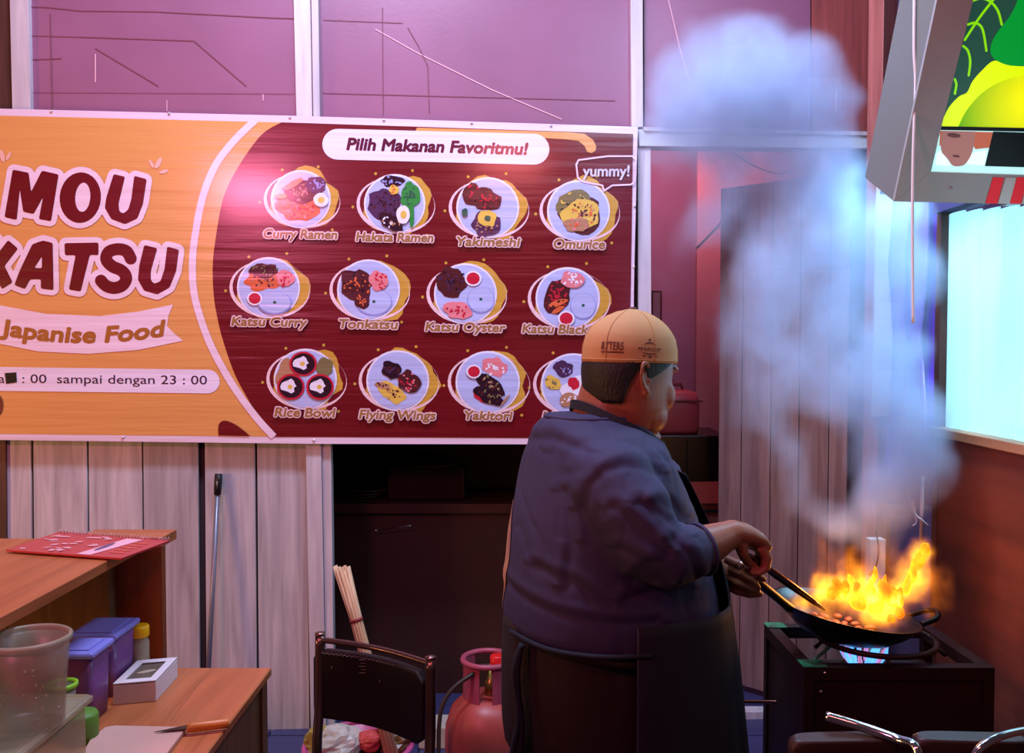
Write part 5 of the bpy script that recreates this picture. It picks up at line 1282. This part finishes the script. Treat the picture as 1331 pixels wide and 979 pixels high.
# ------------------------------------------------------------------ smoke and fire as true volumes
def volume_field(name, blobs, kind, label, cat, step):
    """fog grid made by geometry nodes from soft blobs broken up with noise; blobs: (centre, radii, weight)"""
    pad = .06
    lo = V([min(c[i] - r[i] for c, r, w_ in blobs) - pad for i in range(3)]); hi = V([max(c[i] + r[i] for c, r, w_ in blobs) + pad for i in range(3)])
    loc = V(((lo.x + hi.x) / 2, (lo.y + hi.y) / 2, lo.z))
    ng = bpy.data.node_groups.new(name, 'GeometryNodeTree'); ng.interface.new_socket('Geometry', in_out='INPUT', socket_type='NodeSocketGeometry'); ng.interface.new_socket('Geometry', in_out='OUTPUT', socket_type='NodeSocketGeometry')
    N = ng.nodes; L = ng.links; gout = N.new('NodeGroupOutput')
    sm_ = kind == 'smoke'
    pos = N.new('GeometryNodeInputPosition')
    def vm(op, a, b=None):
        n = N.new('ShaderNodeVectorMath'); n.operation = op; L.new(a, n.inputs[0])
        if b is not None:
            if hasattr(b, 'is_linked'): L.new(b, n.inputs[1])
            else: n.inputs[1].default_value = b
        return n.outputs['Value'] if op == 'LENGTH' else n.outputs[0]
    def ma(op, a, b):
        n = N.new('ShaderNodeMath'); n.operation = op; L.new(a, n.inputs[0])
        if hasattr(b, 'is_linked'): L.new(b, n.inputs[1])
        else: n.inputs[1].default_value = b
        return n.outputs[0]
    n1 = N.new('ShaderNodeTexNoise'); n1.inputs['Detail'].default_value = 3; n1.inputs['Scale'].default_value = 3.4 if sm_ else 13
    L.new(pos.outputs[0], n1.inputs['Vector']); am = .24 if sm_ else .062
    p = vm('ADD', pos.outputs[0], vm('MULTIPLY', vm('SUBTRACT', n1.outputs['Color'], (.5, .5, .5)), (am, am, am)))
    acc = None
    for c, r, w_ in blobs:
        d = vm('LENGTH', vm('DIVIDE', vm('SUBTRACT', p, c - loc), r))
        mr = N.new('ShaderNodeMapRange'); mr.interpolation_type = 'SMOOTHSTEP'; mr.inputs['From Min'].default_value = 0; mr.inputs['From Max'].default_value = 1.0
        mr.inputs['To Min'].default_value = w_; mr.inputs['To Max'].default_value = 0; L.new(d, mr.inputs['Value'])
        acc = mr.outputs[0] if acc is None else ma('ADD', acc, mr.outputs[0])
    n2 = N.new('ShaderNodeTexNoise'); n2.inputs['Detail'].default_value = 5; n2.inputs['Roughness'].default_value = .62; n2.inputs['Scale'].default_value = 6.0 if sm_ else 24
    L.new(vm('MULTIPLY', p, (1, 1, .7) if sm_ else (1, 1, .55)), n2.inputs['Vector'])
    nz = ma('MULTIPLY', ma('SUBTRACT', n2.outputs['Fac'], .52), 3.4 if sm_ else 3.6)
    g = ma('MINIMUM', acc, 1.0)
    dn = ma('MAXIMUM', ma('SUBTRACT', ma('ADD', acc, ma('MULTIPLY', nz, g)), .16 if sm_ else .18), 0.0)
    dn = ma('MULTIPLY', dn, SMOKE_K if sm_ else 1.0)
    vc = N.new('GeometryNodeVolumeCube'); L.new(dn, vc.inputs['Density'])
    vc.inputs['Min'].default_value = lo - loc; vc.inputs['Max'].default_value = hi - loc
    for k, i in (('Resolution X', 0), ('Resolution Y', 1), ('Resolution Z', 2)): vc.inputs[k].default_value = max(8, int((hi - lo)[i] / step))
    m = bpy.data.materials.new(name); m.use_nodes = True; nt = m.node_tree; MN_ = nt.nodes; ML = nt.links
    MN_.remove(MN_['Principled BSDF']); out = MN_['Material Output']; pv = MN_.new('ShaderNodeVolumePrincipled')
    if sm_:
        pv.inputs['Color'].default_value = (.64, .78, 1, 1); pv.inputs['Density'].default_value = 1
    else:
        at = MN_.new('ShaderNodeAttribute'); at.attribute_name = 'density'; f = at.outputs['Fac']
        cr = MN_.new('ShaderNodeValToRGB'); e = cr.color_ramp.elements; e[0].position = 0; e[0].color = (1, .16, .015, 1); e[1].position = 1; e[1].color = (1, .46, .02, 1)
        x = e.new(.45); x.color = (1, .24, .012, 1); ML.new(f, cr.inputs[0]); ML.new(cr.outputs[0], pv.inputs['Emission Color'])
        pw_ = MN_.new('ShaderNodeMath'); pw_.operation = 'POWER'; pw_.inputs[1].default_value = 1.8; ML.new(f, pw_.inputs[0])
        k2 = MN_.new('ShaderNodeMath'); k2.operation = 'MULTIPLY'; k2.inputs[1].default_value = FIRE_K; ML.new(pw_.outputs[0], k2.inputs[0]); ML.new(k2.outputs[0], pv.inputs['Emission Strength'])
        pv.inputs['Density'].default_value = .8; pv.inputs['Color'].default_value = (.9, .5, .3, 1)
    ML.new(pv.outputs[0], out.inputs['Volume'])
    sm2 = N.new('GeometryNodeSetMaterial'); sm2.inputs['Material'].default_value = m; L.new(vc.outputs[0], sm2.inputs['Geometry']); L.new(sm2.outputs[0], gout.inputs[0])
    vd = bpy.data.volumes.new(name); vd.materials.append(m); o = bpy.data.objects.new(name, vd); COL.objects.link(o); place(o, loc)
    tag(o, label, cat, None, 'stuff'); md = o.modifiers.new('field', 'NODES'); md.node_group = ng
    return o
SMOKE_K = 13.0; FIRE_K = 30.0
def sb_(px, py, Y, r, w_, dy=None): 
    rr = r / F * Y; return (P(px, py, Y), (rr, dy or rr * 1.0, rr * 1.05), w_)
smoke = [(1140, 690, 2.30, 65, .5), (1090, 670, 2.30, 60, .5), (1165, 640, 2.32, 70, .85), (1200, 610, 2.35, 60, .9), (1160, 590, 2.36, 90, 1.15), (1110, 530, 2.42, 80, .8), (1190, 530, 2.40, 70, 1.0), (1145, 480, 2.46, 80, 1.0), (1175, 440, 2.48, 60, .9),
         (1110, 420, 2.5, 80, .9), (1165, 370, 2.5, 70, .95), (1090, 345, 2.55, 85, .9), (1150, 300, 2.5, 70, .8), (1060, 280, 2.6, 85, .9), (1030, 640, 2.35, 60, .35), (1010, 580, 2.4, 60, .32), (1040, 480, 2.5, 75, .5), (985, 440, 2.6, 75, .4), (985, 520, 2.5, 60, .3), (1000, 350, 2.6, 80, .6),
         (950, 270, 2.65, 75, .5), (1050, 200, 2.6, 85, 1.0), (1090, 240, 2.58, 70, .8), (990, 125, 2.65, 115, .75), (1050, 105, 2.6, 75, .65), (1092, 118, 2.6, 42, .6), (910, 115, 2.7, 110, .6), (950, 170, 2.65, 170, .33), (1000, 420, 2.55, 170, .28), (880, 190, 2.75, 85, .5), (900, 300, 2.7, 70, .35), (870, 370, 2.75, 60, .25), (950, 190, 2.65, 80, .6), (1000, 60, 2.65, 60, .5)]
volume_field('smoke_plume', [sb_(*s_) for s_ in smoke], 'smoke', 'pale blue smoke plume billowing up from the wok past the doorway', 'smoke', .011)
fire = [(1190, 742, 2.14, 36, 1.0), (1198, 718, 2.14, 26, 1.0), (1182, 762, 2.14, 34, 1.1), (1160, 782, 2.13, 40, 1.1), (1120, 785, 2.13, 42, 1.1), (1095, 768, 2.13, 36, 1.0), (1130, 762, 2.14, 36, .95), (1070, 770, 2.12, 32, .8), (1150, 800, 2.12, 36, .9), (1045, 775, 2.11, 26, .5),
        (1110, 740, 2.15, 40, .5), (1215, 770, 2.16, 45, .42), (1160, 735, 2.16, 40, .5), (1078, 728, 2.17, 42, .32), (1225, 740, 2.18, 38, .30), (1205, 800, 2.15, 40, .35), (1060, 700, 2.18, 30, .36), (1070, 755, 2.14, 34, .7), (1040, 785, 2.10, 30, .8), (1078, 795, 2.10, 36, .85), (1200, 712, 2.14, 26, .8), (1150, 710, 2.17, 40, .4), (1110, 715, 2.17, 36, .36)]
volume_field('flame_haze', [sb_(a, b, c, d, e, d / F * c * 1.1) for a, b, c, d, e in fire], 'fire', 'translucent orange haze of burning gas around the wok flames', 'fire', .0045)
# bright flame bodies: one ragged glowing surface
fm = MB()
for a, b, c, r_, k_ in [(1203, 716, 2.14, 9, 1.5), (1196, 730, 2.14, 14, 1.3), (1188, 748, 2.14, 15, 1.2), (1180, 765, 2.14, 15, 1.2), (1166, 782, 2.13, 20, 1), (1140, 790, 2.13, 20, .9), (1116, 782, 2.13, 18, .9), (1098, 772, 2.12, 15, 1), (1080, 772, 2.12, 13, 1),
                        (1130, 766, 2.14, 14, 1.2), (1136, 752, 2.14, 9, 1.4), (1112, 766, 2.13, 12, 1.2), (1150, 770, 2.14, 14, 1.2), (1085, 760, 2.12, 8, 1.2), (1168, 796, 2.11, 14, .7), (1106, 757, 2.15, 8, 1.5), (1152, 754, 2.15, 8, 1.4), (1155, 806, 2.10, 10, .6)]:
    r_ *= .52; fm.ell(P(a, b, c), (r_ / F * c, r_ / F * c, r_ / F * c * k_ * 1.25), 14)
def flick(p, n):
    return n * (noise.noise(V((p.x * 34, p.y * 34, p.z * 20))) * .013) + V((noise.noise(V((p.x * 20, 3, p.z * 26))) * .010, 0, abs(noise.noise(V((p.x * 45, p.y * 40, 7)))) * .030 * max(0, n.z + .3)))
M_fl = bpy.data.materials.new('burning_flame'); M_fl.use_nodes = True
nt = M_fl.node_tree; b = nt.nodes['Principled BSDF']; b.inputs['Specular IOR Level'].default_value = 0; b.inputs['Base Color'].default_value = (.3, .08, .01, 1); g = nt.nodes.new('ShaderNodeNewGeometry')
nz = nt.nodes.new('ShaderNodeTexNoise'); nz.inputs['Scale'].default_value = 26; nz.inputs['Detail'].default_value = 3; nt.links.new(g.outputs['Position'], nz.inputs['Vector'])
cr = nt.nodes.new('ShaderNodeValToRGB'); e_ = cr.color_ramp.elements; e_[0].position = .34; e_[0].color = (1, .17, .006, 1); e_[1].position = .72; e_[1].color = (1, .92, .16, 1)
x = e_.new(.46); x.color = (1, .32, .008, 1); x = e_.new(.58); x.color = (1, .60, .012, 1)
nt.links.new(nz.outputs['Fac'], cr.inputs[0]); nt.links.new(cr.outputs[0], b.inputs['Emission Color']); b.inputs['Emission Strength'].default_value = 1.15
remeshed(fm, 'wok_flames', M_fl, .0035, 3, flick, label='orange and yellow flames leaping out of the black wok', cat='fire', kind='stuff')
# blue burner flame below the wok
M_bf = glow('blue_gas_flame', '#5aa8ff', 1.6); M_bf2 = glow('pink_gas_flame', '#d68cc0', .8)
bf = thing('burner_flame', V((bx_, by_, ZS - .045)), 'blue gas flames of the burner glowing under the wok', 'flame')
for i in range(18):
    a = 2 * pi * i / 18; r0 = .030; r1 = .052 + .010 * noise.noise(V((i * 1.7, 0, 0))); h_ = .052 + .012 * noise.noise(V((0, i * 1.3, 0)))
    p0 = V((bx_ + r0 * cos(a), by_ + r0 * sin(a), ZS - .044)); p1 = V((bx_ + r1 * cos(a), by_ + r1 * sin(a), ZS - .044 + h_ * .6)); p2 = V((bx_ + (r1 + .004) * cos(a), by_ + (r1 + .004) * sin(a), ZS - .044 + h_))
    q = MB(); q.tube([p0, p0.lerp(p1, .5), p1, p2], [.003, .006, .0045, .0008], 7); q.build('flame_tongue', M_bf if i % 3 else M_bf2, bf)
